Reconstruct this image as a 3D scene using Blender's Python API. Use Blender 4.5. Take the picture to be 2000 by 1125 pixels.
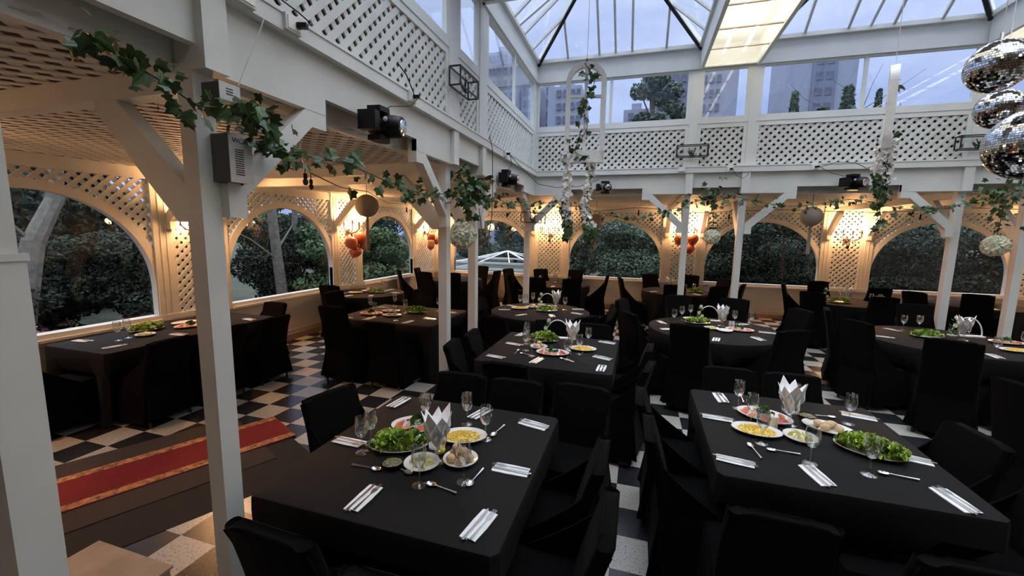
import bpy, bmesh, math, random
from mathutils import Vector, Matrix
PI = math.pi
sc = bpy.context.scene
COL = sc.collection
for o in list(bpy.data.objects): bpy.data.objects.remove(o)

# ------------------------------------------------------------------ camera
cam_d = bpy.data.cameras.new('camera'); cam = bpy.data.objects.new('camera', cam_d); COL.objects.link(cam)
cam_d.sensor_width = 36; cam_d.lens = 809.98/2000*36; cam_d.clip_end = 800; cam_d.clip_start = 0.05
R0 = (0.9558, 0.2917, 0.0168); R1 = (0.0540, -0.1199, -0.9913); R2 = (-0.2876, 0.9489, -0.1305)
def _orth(a, b, c):
    c = Vector(c).normalized(); a = Vector(a); a = (a - c*a.dot(c)).normalized(); b = c.cross(a)
    return a, b, c
_r, _d, _f = _orth(R0, R1, R2)
cam.matrix_world = Matrix(((_r.x, -_d.x, -_f.x, 0), (_r.y, -_d.y, -_f.y, 0), (_r.z, -_d.z, -_f.z, 2.0), (0, 0, 0, 1)))
sc.camera = cam

# ------------------------------------------------------------------ view + world (overcast dusk: brighter overhead than at the horizon)
sc.view_settings.view_transform = 'Standard'; sc.view_settings.look = 'None'; sc.view_settings.gamma = 1
sc.view_settings.use_curve_mapping = False
sc.view_settings.exposure = 0.84
SKY = 1.0; BULB = 42.0; TUBE = 24.0; PANEL = 0.34
w = bpy.data.worlds.new('dusk_sky'); sc.world = w; w.use_nodes = True
nt = w.node_tree; nt.nodes.clear()
def N(t, **k):
    n = nt.nodes.new(t)
    for a, b in k.items(): setattr(n, a, b)
    return n
tc = N('ShaderNodeTexCoord'); sep = N('ShaderNodeSeparateXYZ'); nt.links.new(tc.outputs['Generated'], sep.inputs[0])
rz = N('ShaderNodeValToRGB'); nt.links.new(sep.outputs['Z'], rz.inputs[0])
e = rz.color_ramp.elements
e[0].position = 0.0; e[0].color = (0.25, 0.31, 0.52, 1)
e[1].position = 1.0; e[1].color = (2.9, 3.1, 3.4, 1)
for p, c in ((0.2, (0.28, 0.345, 0.56, 1)), (0.42, (0.36, 0.43, 0.62, 1)), (0.55, (0.46, 0.52, 0.68, 1)), (0.70, (2.0, 2.15, 2.4, 1))):
    q = e.new(p); q.color = c
mp = N('ShaderNodeMapping'); mp.inputs['Scale'].default_value = (2.2, 2.2, 7.0); nt.links.new(tc.outputs['Generated'], mp.inputs[0])
nz = N('ShaderNodeTexNoise'); nz.inputs['Scale'].default_value = 1.6; nz.inputs['Detail'].default_value = 5; nt.links.new(mp.outputs[0], nz.inputs['Vector'])
cr = N('ShaderNodeValToRGB'); nt.links.new(nz.outputs['Fac'], cr.inputs[0])
cr.color_ramp.elements[0].position = 0.35; cr.color_ramp.elements[0].color = (0.80, 0.84, 0.92, 1)
cr.color_ramp.elements[1].position = 0.72; cr.color_ramp.elements[1].color = (1.22, 1.18, 1.10, 1)
mx = N('ShaderNodeMixRGB', blend_type='MULTIPLY'); mx.inputs[0].default_value = 1
nt.links.new(rz.outputs[0], mx.inputs[1]); nt.links.new(cr.outputs[0], mx.inputs[2])
bg = N('ShaderNodeBackground'); bg.inputs[1].default_value = SKY; nt.links.new(mx.outputs[0], bg.inputs[0])
wo = N('ShaderNodeOutputWorld'); nt.links.new(bg.outputs[0], wo.inputs[0])
try:
    sc.cycles.use_denoising = True
    sc.cycles.max_bounces = 10; sc.cycles.transparent_max_bounces = 24; sc.cycles.diffuse_bounces = 5
    sc.cycles.sample_clamp_indirect = 6
except Exception: pass

# ------------------------------------------------------------------ materials (all procedural)
MATS = {}
def mat(name, col, rough=0.6, metal=0.0, var=0.06, scale=6.0, spec=0.5, emit=None, estr=0.0, bump=0.0, sheen=0.0, trans=0.0):
    m = bpy.data.materials.new(name); m.use_nodes = True; t = m.node_tree; b = t.nodes['Principled BSDF']
    n = t.nodes.new('ShaderNodeTexNoise'); n.inputs['Scale'].default_value = scale; n.inputs['Detail'].default_value = 4
    g = t.nodes.new('ShaderNodeTexCoord'); t.links.new(g.outputs['Object'], n.inputs['Vector'])
    r = t.nodes.new('ShaderNodeValToRGB'); t.links.new(n.outputs['Fac'], r.inputs[0])
    r.color_ramp.elements[0].position = 0.3; r.color_ramp.elements[1].position = 0.7
    r.color_ramp.elements[0].color = tuple(max(0, c*(1-var)) for c in col) + (1,)
    r.color_ramp.elements[1].color = tuple(min(1, c*(1+var)) for c in col) + (1,)
    t.links.new(r.outputs[0], b.inputs['Base Color'])
    b.inputs['Roughness'].default_value = rough; b.inputs['Metallic'].default_value = metal
    b.inputs['Specular IOR Level'].default_value = spec
    if sheen: b.inputs['Sheen Weight'].default_value = sheen; b.inputs['Sheen Roughness'].default_value = 0.4
    if trans: b.inputs['Transmission Weight'].default_value = trans
    if emit: b.inputs['Emission Color'].default_value = tuple(emit)+(1,); b.inputs['Emission Strength'].default_value = estr
    if bump:
        bp = t.nodes.new('ShaderNodeBump'); bp.inputs['Strength'].default_value = bump; bp.inputs['Distance'].default_value = 0.01
        t.links.new(n.outputs['Fac'], bp.inputs['Height']); t.links.new(bp.outputs[0], b.inputs['Normal'])
    MATS[name] = m; return m
def glassy(name, tint, gloss_rough=0.02, dirt=0.0, base=0.04, edge=0.6, dirt_col=(0.5, 0.5, 0.5), power=4):
    m = bpy.data.materials.new(name); m.use_nodes = True; t = m.node_tree; t.nodes.clear()
    tr = t.nodes.new('ShaderNodeBsdfTransparent'); tr.inputs[0].default_value = tuple(tint)+(1,)
    gl = t.nodes.new('ShaderNodeBsdfGlossy'); gl.inputs['Roughness'].default_value = gloss_rough; gl.inputs['Color'].default_value = (1, 1, 1, 1)
    lw = t.nodes.new('ShaderNodeLayerWeight'); lw.inputs[0].default_value = 0.5
    p = t.nodes.new('ShaderNodeMath'); p.operation = 'POWER'; t.links.new(lw.outputs['Facing'], p.inputs[0]); p.inputs[1].default_value = power
    mr = t.nodes.new('ShaderNodeMapRange'); t.links.new(p.outputs[0], mr.inputs[0]); mr.inputs[3].default_value = base; mr.inputs[4].default_value = edge
    a = t.nodes.new('ShaderNodeMixShader'); t.links.new(mr.outputs[0], a.inputs[0]); t.links.new(tr.outputs[0], a.inputs[1]); t.links.new(gl.outputs[0], a.inputs[2])
    out = t.nodes.new('ShaderNodeOutputMaterial'); last = a
    if dirt:
        g = t.nodes.new('ShaderNodeTexCoord'); n = t.nodes.new('ShaderNodeTexNoise'); n.inputs['Scale'].default_value = 9; n.inputs['Detail'].default_value = 6
        t.links.new(g.outputs['Object'], n.inputs['Vector'])
        n2 = t.nodes.new('ShaderNodeTexVoronoi'); n2.inputs['Scale'].default_value = 5; t.links.new(g.outputs['Object'], n2.inputs['Vector'])
        sp = t.nodes.new('ShaderNodeMapRange'); t.links.new(n2.outputs['Distance'], sp.inputs[0]); sp.inputs[1].default_value = 0.07; sp.inputs[2].default_value = 0.10; sp.inputs[3].default_value = 0.75; sp.inputs[4].default_value = 0
        cl = t.nodes.new('ShaderNodeMapRange'); t.links.new(n.outputs['Fac'], cl.inputs[0]); cl.inputs[1].default_value = 0.45; cl.inputs[2].default_value = 0.75; cl.inputs[3].default_value = dirt*0.5; cl.inputs[4].default_value = dirt*1.6
        mxx = t.nodes.new('ShaderNodeMath'); mxx.operation = 'MAXIMUM'; t.links.new(sp.outputs[0], mxx.inputs[0]); t.links.new(cl.outputs[0], mxx.inputs[1])
        d1 = t.nodes.new('ShaderNodeBsdfDiffuse'); d1.inputs[0].default_value = tuple(dirt_col)+(1,)
        d2 = t.nodes.new('ShaderNodeBsdfTranslucent'); d2.inputs[0].default_value = tuple(dirt_col)+(1,)
        dm = t.nodes.new('ShaderNodeMixShader'); dm.inputs[0].default_value = 0.5; t.links.new(d1.outputs[0], dm.inputs[1]); t.links.new(d2.outputs[0], dm.inputs[2])
        b = t.nodes.new('ShaderNodeMixShader'); t.links.new(mxx.outputs[0], b.inputs[0]); t.links.new(a.outputs[0], b.inputs[1]); t.links.new(dm.outputs[0], b.inputs[2]); last = b
    t.links.new(last.outputs[0], out.inputs[0]); MATS[name] = m; return m
def emitter(name, col, strength, through=0.0):
    m = bpy.data.materials.new(name); m.use_nodes = True; t = m.node_tree; t.nodes.clear()
    n = t.nodes.new('ShaderNodeTexNoise'); n.inputs['Scale'].default_value = 3
    r = t.nodes.new('ShaderNodeMixRGB'); r.inputs[1].default_value = tuple(c*0.97 for c in col)+(1,); r.inputs[2].default_value = tuple(col)+(1,); t.links.new(n.outputs['Fac'], r.inputs[0])
    em = t.nodes.new('ShaderNodeEmission'); em.inputs[1].default_value = strength; t.links.new(r.outputs[0], em.inputs[0])
    out = t.nodes.new('ShaderNodeOutputMaterial')
    if through:
        tr = t.nodes.new('ShaderNodeBsdfTransparent'); mi = t.nodes.new('ShaderNodeMixShader'); mi.inputs[0].default_value = through
        t.links.new(em.outputs[0], mi.inputs[1]); t.links.new(tr.outputs[0], mi.inputs[2]); t.links.new(mi.outputs[0], out.inputs[0])
    else: t.links.new(em.outputs[0], out.inputs[0])
    MATS[name] = m; return m

WHITE = mat('white_paint', (0.69, 0.705, 0.68), 0.5, var=0.05, scale=3)
WALLM = mat('cream_wall_paint', (0.66, 0.62, 0.55), 0.6, var=0.05, scale=2)
BASEM = mat('brown_skirting', (0.33, 0.24, 0.16), 0.5, var=0.15)
LATT = mat('lattice_paint', (0.62, 0.63, 0.60), 0.55, var=0.06, scale=4)
ROOFM = mat('dark_roof_boards', (0.10, 0.09, 0.08), 0.9)
CLOTH = mat('black_tablecloth', (0.0068, 0.0068, 0.0072), 0.75, var=0.12, scale=60, spec=0.2, bump=0.05)
CHAIRM = mat('black_stretch_cover', (0.0032, 0.0032, 0.0034), 0.9, var=0.15, scale=40, spec=0.07, bump=0.06, sheen=0.01)
LEGM = mat('dark_wood_leg', (0.03, 0.02, 0.015), 0.4)
TAGM = mat('white_tag', (0.7, 0.7, 0.68), 0.6)
WOODM = mat('table_board', (0.30, 0.2, 0.12), 0.6, var=0.2, scale=10)
NAPK = mat('white_napkin', (0.92, 0.92, 0.93), 0.85, var=0.03, scale=30, bump=0.1)
CHINA = mat('white_china', (0.80, 0.80, 0.78), 0.18, var=0.02)
STEEL = mat('cutlery_steel', (0.75, 0.75, 0.76), 0.22, metal=1.0, var=0.04, scale=20)
LETT = mat('lettuce', (0.33, 0.45, 0.07), 0.5, var=0.6, scale=22, bump=0.2)
LETT2 = mat('dark_greens', (0.05, 0.14, 0.025), 0.5, var=0.5, scale=30)
CORN = mat('sweetcorn', (0.92, 0.60, 0.11), 0.4, var=0.25, scale=60)
TOMM = mat('tomato', (0.72, 0.16, 0.09), 0.3, var=0.3, scale=30)
ONION = mat('shredded_cabbage', (0.72, 0.74, 0.58), 0.5, var=0.15, scale=40)
ROLLM = mat('bread_crust', (0.66, 0.46, 0.26), 0.7, var=0.18, scale=18, bump=0.1)
CHEESE = mat('lemon_wedge', (0.78, 0.74, 0.36), 0.35, var=0.15, scale=25)
SAUCE = mat('green_salsa', (0.22, 0.20, 0.10), 0.35, var=0.5, scale=80)
BLKP = mat('black_plastic', (0.006, 0.006, 0.007), 0.4, var=0.1, spec=0.3)
BLKI = mat('black_iron', (0.018, 0.015, 0.013), 0.45, var=0.2)
IRON = mat('bronze_iron', (0.03, 0.016, 0.010), 0.45, metal=0.2, var=0.2)
GREYM = mat('grey_metal_front', (0.56, 0.57, 0.57), 0.45, var=0.04)
DGREY = mat('dark_grey_metal', (0.10, 0.095, 0.09), 0.5, var=0.05)
IVY = mat('ivy_leaf', (0.040, 0.082, 0.022), 0.45, var=0.7, scale=9)
IVYS = mat('ivy_stem', (0.05, 0.06, 0.02), 0.7)
PETAL = mat('white_petal', (0.94, 0.93, 0.91), 0.7, var=0.06, scale=20)
PETALC = mat('cream_petal', (0.70, 0.70, 0.54), 0.75, var=0.08, scale=20)
CORAL = mat('coral_balloon', (0.42, 0.11, 0.06), 0.25, var=0.08, scale=5)
PEACH = mat('peach_balloon', (0.62, 0.33, 0.22), 0.28, var=0.06, scale=5)
PAPER = mat('grey_paper', (0.36, 0.30, 0.25), 0.8, var=0.08)
MIRROR = mat('mirror_tile', (0.80, 0.80, 0.82), 0.06, metal=1.0, var=0.03)
RED = mat('red_carpet', (0.20, 0.010, 0.014), 0.95, var=0.15, scale=50)
GOLD = mat('gold_carpet_border', (0.42, 0.20, 0.10), 0.95, var=0.75, scale=28)
MATB = mat('brown_mat', (0.05, 0.038, 0.033), 0.95, var=0.1, scale=40)
MATK = mat('black_rubber_mat', (0.012, 0.013, 0.012), 0.85, var=0.2, scale=30)
STEPM = mat('beige_step_board', (0.45, 0.36, 0.28), 0.65, var=0.15, scale=5, bump=0.1)
WAX = mat('white_wax', (0.80, 0.77, 0.68), 0.5, var=0.03)
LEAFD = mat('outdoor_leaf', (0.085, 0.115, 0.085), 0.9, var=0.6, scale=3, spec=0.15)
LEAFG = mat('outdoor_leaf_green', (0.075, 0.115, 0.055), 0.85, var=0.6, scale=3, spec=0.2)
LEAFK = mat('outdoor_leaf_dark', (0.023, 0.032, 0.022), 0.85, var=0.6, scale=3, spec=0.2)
BARK = mat('grey_bark', (0.13, 0.12, 0.105), 0.9, var=0.3, scale=12, bump=0.3)
PINKF = mat('pink_flower', (0.35, 0.10, 0.18), 0.7)
SOILM = mat('garden_soil', (0.035, 0.04, 0.025), 0.95, var=0.5, scale=2)
CONC = mat('tower_concrete_hazed', (0.26, 0.28, 0.36), 0.8, var=0.06, scale=0.3)  # blue cast of distance haze put into tower and window colours
CONC2 = mat('tower_grey_bands', (0.15, 0.165, 0.23), 0.8, var=0.08, scale=0.3)
WINM = mat('tower_window', (0.11, 0.12, 0.17), 0.25, var=0.4, scale=0.8)
GLASSW = glassy('window_glass', (0.92, 0.94, 0.95), 0.0, base=0.022, edge=0.8)
GLASSR = glassy('roof_glass', (0.92, 0.94, 0.97), 0.05, dirt=0.13, base=0.05, edge=0.6)
GLASS = glassy('drinking_glass', (0.96, 0.97, 0.97), 0.03, base=0.12, edge=0.98, power=2.2)
BULBM = emitter('warm_bulb', (1.0, 0.72, 0.36), 30.0)
PANELM = emitter('lamp_diffuser', (1.0, 0.92, 0.70), PANEL, through=0.42)
TUBEM = emitter('lamp_tube', (1.0, 0.96, 0.84), TUBE)
DIMB = mat('dark_bulb_glass', (0.05, 0.04, 0.03), 0.1)

# checkerboard terrazzo floor
def floor_material():
    m = bpy.data.materials.new('checker_terrazzo'); m.use_nodes = True; t = m.node_tree; b = t.nodes['Principled BSDF']
    g = t.nodes.new('ShaderNodeTexCoord'); mp = t.nodes.new('ShaderNodeMapping'); T = 0.30038
    mp.inputs['Scale'].default_value = (1/T, 1/T, 1); mp.inputs['Location'].default_value = (4.27343/T, -2.65533/T, 0.5)
    t.links.new(g.outputs['Object'], mp.inputs[0])
    ck = t.nodes.new('ShaderNodeTexChecker'); ck.inputs['Scale'].default_value = 1.0
    ck.inputs['Color1'].default_value = (1, 1, 1, 1); ck.inputs['Color2'].default_value = (0, 0, 0, 1)
    t.links.new(mp.outputs[0], ck.inputs['Vector'])
    v = t.nodes.new('ShaderNodeTexNoise'); v.inputs['Scale'].default_value = 70; v.inputs['Detail'].default_value = 3; t.links.new(g.outputs['Object'], v.inputs['Vector'])
    wr = t.nodes.new('ShaderNodeValToRGB'); t.links.new(v.outputs['Fac'], wr.inputs[0])
    wr.color_ramp.elements[0].position = 0.33; wr.color_ramp.elements[0].color = (0.26, 0.25, 0.22, 1)
    wr.color_ramp.elements[1].position = 0.45; wr.color_ramp.elements[1].color = (0.55, 0.53, 0.48, 1)
    br = t.nodes.new('ShaderNodeValToRGB'); t.links.new(v.outputs['Fac'], br.inputs[0])
    br.color_ramp.elements[0].color = (0.014, 0.014, 0.016, 1); br.color_ramp.elements[1].color = (0.035, 0.035, 0.04, 1)
    mi = t.nodes.new('ShaderNodeMixRGB'); t.links.new(ck.outputs['Fac'], mi.inputs[0]); t.links.new(br.outputs[0], mi.inputs[1]); t.links.new(wr.outputs[0], mi.inputs[2])
    t.links.new(mi.outputs[0], b.inputs['Base Color']); b.inputs['Roughness'].default_value = 0.27
    return m
FLOORM = floor_material()

# ------------------------------------------------------------------ mesh builder
class MB:
    def __init__(s): s.v = []; s.f = []; s.m = []; s.mi = 0
    def add(s, vs, fs):
        o = len(s.v); s.v += [tuple(x) for x in vs]
        for f in fs: s.f.append(tuple(i+o for i in f)); s.m.append(s.mi)
        return s
    def box(s, x0, x1, y0, y1, z0, z1):
        return s.add([(x0,y0,z0),(x1,y0,z0),(x1,y1,z0),(x0,y1,z0),(x0,y0,z1),(x1,y0,z1),(x1,y1,z1),(x0,y1,z1)],
                     [(0,3,2,1),(4,5,6,7),(0,1,5,4),(1,2,6,5),(2,3,7,6),(3,0,4,7)])
    def prism(s, poly, F, n0, n1):
        k = len(poly); vs = [F(u, v, n0) for u, v in poly] + [F(u, v, n1) for u, v in poly]
        fs = [tuple(range(k))[::-1], tuple(range(k, 2*k))] + [(i, (i+1) % k, (i+1) % k+k, i+k) for i in range(k)]
        return s.add(vs, fs)
    def rect(s, F, u0, u1, v0, v1, n0, n1): return s.prism([(u0,v0),(u1,v0),(u1,v1),(u0,v1)], F, n0, n1)
    def beam(s, a, b, w, h, up=(0, 0, 1)):
        a = Vector(a); b = Vector(b); d = (b-a).normalized(); u = Vector(up)
        if abs(d.dot(u)) > 0.98: u = Vector((1, 0, 0))
        x = d.cross(u).normalized(); y = x.cross(d).normalized(); vs = []
        for p in (a, b):
            for i, j in ((-1,-1),(1,-1),(1,1),(-1,1)): vs.append(p + x*(i*w/2) + y*(j*h/2))
        return s.add(vs, [(3,2,1,0),(4,5,6,7),(0,1,5,4),(1,2,6,5),(2,3,7,6),(3,0,4,7)])
    def tube(s, pts, r, n=6, closed=False):
        pts = [Vector(p) for p in pts]; k = len(pts); rs = r if isinstance(r, (list, tuple)) else [r]*k
        vs = []; prev = None
        for i, p in enumerate(pts):
            a = pts[(i-1) % k] if closed or i > 0 else p; b = pts[(i+1) % k] if closed or i < k-1 else p
            d = (b-a); d = d.normalized() if d.length > 1e-9 else Vector((0,0,1))
            if prev is None:
                up = Vector((0,0,1)) if abs(d.z) < 0.9 else Vector((1,0,0)); x = d.cross(up).normalized()
            else: x = (prev - d*prev.dot(d)).normalized()
            prev = x; y = d.cross(x)
            for j in range(n):
                t = 2*PI*j/n; vs.append(p + (x*math.cos(t) + y*math.sin(t))*rs[i])
        fs = []
        for i in range(k if closed else k-1):
            for j in range(n):
                a = i*n+j; b = i*n+(j+1) % n; c = ((i+1) % k)*n+(j+1) % n; d = ((i+1) % k)*n+j
                fs.append((a, b, c, d))
        if not closed: fs += [tuple(range(n))[::-1], tuple(range((k-1)*n, k*n))]
        return s.add(vs, fs)
    def lathe(s, prof, n=16, c=(0,0,0), sx=1, sy=1):
        vs = []; fs = []
        for r, z in prof:
            for j in range(n): vs.append((c[0]+sx*r*math.cos(2*PI*j/n), c[1]+sy*r*math.sin(2*PI*j/n), c[2]+z))
        for i in range(len(prof)-1):
            for j in range(n): fs.append((i*n+j, i*n+(j+1) % n, (i+1)*n+(j+1) % n, (i+1)*n+j))
        fs += [tuple(range(n))[::-1], tuple(range((len(prof)-1)*n, len(prof)*n))]
        return s.add(vs, fs)
    def ball(s, c, r, nu=12, nv=8, sq=(1,1,1)):
        prof = [(max(1e-4, math.sin(PI*i/nv)), -math.cos(PI*i/nv)) for i in range(nv+1)]; vs = []; o = len(s.v)
        s.lathe(prof, nu)
        for i in range(o, len(s.v)):
            x, y, z = s.v[i]; s.v[i] = (c[0]+x*r*sq[0], c[1]+y*r*sq[1], c[2]+z*r*sq[2])
        return s
    def xf(s, M, start=0):
        for i in range(start, len(s.v)): s.v[i] = tuple(M @ Vector(s.v[i]))
        return s
    def build(s, name, mats, parent=None, smooth=False, loc=(0,0,0)):
        me = bpy.data.meshes.new(name); me.from_pydata(s.v, [], s.f); mats = mats if isinstance(mats, (list, tuple)) else [mats]
        for m in mats: me.materials.append(m)
        if len(mats) > 1: me.polygons.foreach_set('material_index', s.m)
        if smooth: me.polygons.foreach_set('use_smooth', [True]*len(me.polygons))
        me.update()
        if smooth:
            try: me.set_sharp_from_angle(angle=0.7)
            except Exception: pass
        o = bpy.data.objects.new(name, me); COL.objects.link(o); o.location = loc
        if parent: o.parent = parent
        return o
def tag(o, label=None, cat=None, group=None, kind=None):
    for k, v in (('label', label), ('category', cat), ('group', group), ('kind', kind)):
        if v: o[k] = v
    return o
def empty(name, loc=(0,0,0), rz=0.0, label=None, cat=None, group=None, kind=None):
    o = bpy.data.objects.new(name, None); COL.objects.link(o); o.location = loc; o.rotation_euler = (0, 0, rz); o.empty_display_size = 0.1
    return tag(o, label, cat, group, kind)
def dup(root, loc, rz=0.0, label=None, group=None, scale=None):
    def cp(o, par):
        c = o.copy(); COL.objects.link(c)
        if par: c.parent = par
        for ch in list(o.children): cp(ch, c)
        return c
    r = cp(root, None); r.location = loc; r.rotation_euler = (0, 0, rz)
    if scale: r.scale = scale
    if label: r['label'] = label
    if group: r['group'] = group
    return r
class Proto:                       # first call builds, later calls copy
    def __init__(s, fn): s.fn = fn; s.first = None
    def __call__(s, loc, rz, label, group=None, scale=None):
        if s.first is None:
            s.first = s.fn(); o = s.first; o.location = loc; o.rotation_euler = (0, 0, rz)
            if scale: o.scale = scale
            if label: o['label'] = label
            if group: o['group'] = group
            return o
        o = dup(s.first, loc, rz, label, group)
        o.scale = scale or (1, 1, 1)
        if not group and 'group' in o: del o['group']
        return o
def FR(o, U, V, Nn):
    o, U, V, Nn = Vector(o), Vector(U), Vector(V), Vector(Nn)
    return lambda u, v, n=0.0: o + U*u + V*v + Nn*n
LEFT = lambda x: FR((x, 0, 0), (0, 1, 0), (0, 0, 1), (1, 0, 0))      # u = Y, v = Z, n towards the hall
BACK = lambda y: FR((0, y, 0), (1, 0, 0), (0, 0, 1), (0, -1, 0))     # u = X, v = Z, n towards the hall
CEIL = lambda z: FR((0, 0, z), (1, 0, 0), (0, 1, 0), (0, 0, -1))     # u = X, v = Y, n downwards

def lattice(mb, F, u0, u1, v0, v1, inside=None, pitch=0.085, wd=0.047, th=0.013, n0=0.0):
    """two layers of diagonal laths; the rising ones lie in front"""
    for layer, sg in ((0, -1), (1, 1)):
        du, dv = 0.70711, 0.70711*sg; pu, pv = -dv, du
        cs = [pu*u+pv*v for u in (u0, u1) for v in (v0, v1)]; c = math.ceil(min(cs)/pitch)*pitch
        while c < max(cs):
            ss = []
            for lo, hi, d, pc in ((u0, u1, du, pu*c), (v0, v1, dv, pv*c)):
                a, b = (lo-pc)/d, (hi-pc)/d; ss.append((min(a, b), max(a, b)))
            s0, s1 = max(ss[0][0], ss[1][0]), min(ss[0][1], ss[1][1]); runs = []
            if s1-s0 > 0.01:
                if inside is None: runs = [(s0, s1)]
                else:
                    k = max(2, int((s1-s0)/0.02)); cur = None
                    for i in range(k+1):
                        q = s0+(s1-s0)*i/k; ok = inside(pu*c+du*q, pv*c+dv*q)
                        if ok and cur is None: cur = q
                        if (not ok or i == k) and cur is not None:
                            if q-cur > 0.03: runs.append((cur, q))
                            cur = None
            for a, b in runs:
                P = [(pu*(c+k*wd/2)+du*q, pv*(c+k*wd/2)+dv*q) for q, k in ((a,-1),(b,-1),(b,1),(a,1))]
                mb.prism(P, F, n0+layer*th, n0+(layer+1)*th)
            c += pitch
    return mb

# ------------------------------------------------------------------ setting: floor and outer walls
XW, YW, ZC = -6.0, 11.6, 2.74
XR, YF = 9.6, -3.6
MB().box(XW-0.1, XR, YF, YW+0.1, -0.1, 0).build('floor', FLOORM)['kind'] = 'structure'
LW = LEFT(XW); BW = BACK(YW)
def low_wall(name, F, a, b, base):
    m = MB(); m.rect(F, a, b, 0, 0.77, -0.12, 0.0)
    k = int((b-a)/1.1)
    for i in range(k):
        u = a+(b-a)*(i+0.5)/k; hw = (b-a)/k/2-0.06
        for r in ((u-hw, u+hw, 0.70, 0.72), (u-hw, u+hw, 0.17, 0.19), (u-hw, u-hw+0.02, 0.19, 0.70), (u+hw-0.02, u+hw, 0.19, 0.70)): m.rect(F, *r, 0.0, 0.008)
    o = m.build(name, WALLM); o['kind'] = 'structure'
    bb = MB().rect(F, a, b, 0, 0.11, 0.0, 0.02).build(base, BASEM); bb['kind'] = 'structure'
low_wall('wall_left', LW, YF, YW, 'baseboard_left')
low_wall('wall_back', BW, XW, XR, 'baseboard_back')
nwin = [0]
def arched_window(F, c, hw, span0, span1, where):
    nwin[0] += 1
    S, AP, B0, T1 = 1.25, 2.375, 0.85, 2.64; ah = AP-S
    arc = lambda a, b, n=28: [(c+a*math.cos(PI-PI*i/n), S+b*math.sin(PI*i/n)) for i in range(n+1)]
    m = MB(); inn = arc(hw, ah); out = arc(hw+0.10, ah+0.10)
    inn = [(c-hw, B0)] + inn + [(c+hw, B0)]; out = [(c-hw-0.10, B0)] + out + [(c+hw+0.10, B0)]
    for i in range(len(inn)-1): m.prism([inn[i], inn[i+1], out[i+1], out[i]], F, -0.08, 0.015)
    m.rect(F, span0, span1, T1-0.04, ZC, -0.08, 0.02)
    o = m.build('window_%d' % nwin[0], WHITE); tag(o, None, None, None, 'structure'); o['label'] = 'arched garden window ' + where
    sl = MB().rect(F, span0, span1, 0.77, 0.80, -0.12, 0.07); sl.rect(F, span0, span1, 0.80, 0.852, -0.12, 0.03); sl.build('sill', WHITE, o)
    g = MB(); g.prism([(c-hw, B0)] + arc(hw, ah) + [(c+hw, B0)], F, -0.052, -0.048); g.build('pane', GLASSW, o)
    e = lambda u, v: v > S and ((u-c)/(hw+0.06))**2 + ((v-S)/(ah+0.06))**2 > 1
    l = MB(); lattice(l, F, span0, span1, S, T1, e, n0=-0.03); l.build('lattice', LATT, o)
def pier(F, u0, u1, brace_us, where, depth=0.0):
    nwin[0] += 0
    pier.n += 1
    o = MB(); w_ = min(0.23, (u1-u0)*0.26)
    for a, b in ((u0, u0+w_), (u1-w_, u1)):
        o.rect(F, a, b, 0.77, ZC, -0.06, 0.03)
        for g in (0.33, 0.66): o.rect(F, a+(b-a)*g-0.004, a+(b-a)*g+0.004, 0.85, ZC-0.05, 0.03, 0.036)
    o.rect(F, u0, u1, 0.77, 0.85, -0.1, 0.04); o.rect(F, u0, u1, ZC-0.1, ZC, -0.06, 0.032)
    ob = o.build('trim_%d' % pier.n, WHITE); ob['kind'] = 'structure'; ob['label'] = 'lattice wall pier ' + where
    l = MB(); lattice(l, F, u0+w_, u1-w_, 0.85, ZC-0.08, None, n0=-0.02); l.build('lattice', LATT, ob)
    for u in brace_us:
        b = MB(); G = lambda p, q, n: F(u+n, q, p)
        b.prism([(0.03, 1.98), (0.10, 1.98), (0.10, 2.08), (0.58, 2.55), (0.58, 2.62), (0.46, 2.62), (0.03, 2.18)], G, -0.045, 0.045); b.build('brace', WHITE, ob)
pier.n = 0
for c, hw, a, b, wh in ((-0.62, 1.12, -1.75, 0.52, 'nearest on the left wall'), (2.67, 1.11, 1.55, 3.79, 'beside the long table, left wall'),
                        (5.92, 1.12, 4.80, 7.04, 'middle of the left wall'), (9.10, 1.10, 8.0, 10.2, 'last on the left wall before the corner')):
    arched_window(LW, c, hw, a, b, wh)
for c, hw, a, b, wh in ((-4.18, 1.18, -5.36, -3.0, 'on the back wall by the left corner'), (-0.65, 1.21, -1.87, 0.57, 'on the back wall behind the hanging window frame'),
                        (2.87, 1.24, 1.62, 4.12, 'on the back wall right of the balloons'), (6.37, 1.22, 5.14, 7.60, 'on the back wall behind the right posts')):
    arched_window(BW, c, hw, a, b, wh)
for u0, u1, br, wh in ((YF, -1.75, (), 'behind the camera'), (0.52, 1.55, (0.76, 1.5), 'nearest on the left wall'), (3.79, 4.80, (4.0, 4.6), 'left of the middle window'),
                       (7.04, 8.0, (7.16, 7.88), 'with balloons on the left wall'), (10.2, 11.6, (10.35,), 'in the far left corner')):
    pier(LW, u0, u1, br, wh)
for u0, u1, br, wh in ((-6.0, -5.36, (), 'at the left end of the back wall'), (-3.0, -1.87, (-2.88, -1.99), 'behind the corner post'), (0.57, 1.62, (0.68, 1.5), 'with balloons on the back wall'),
                       (4.12, 5.14, (4.24, 5.02), 'with the third sconce'), (7.60, 9.6, (7.72, 8.6), 'at the right end of the back wall')):
    pier(BW, u0, u1, br, wh)

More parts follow.
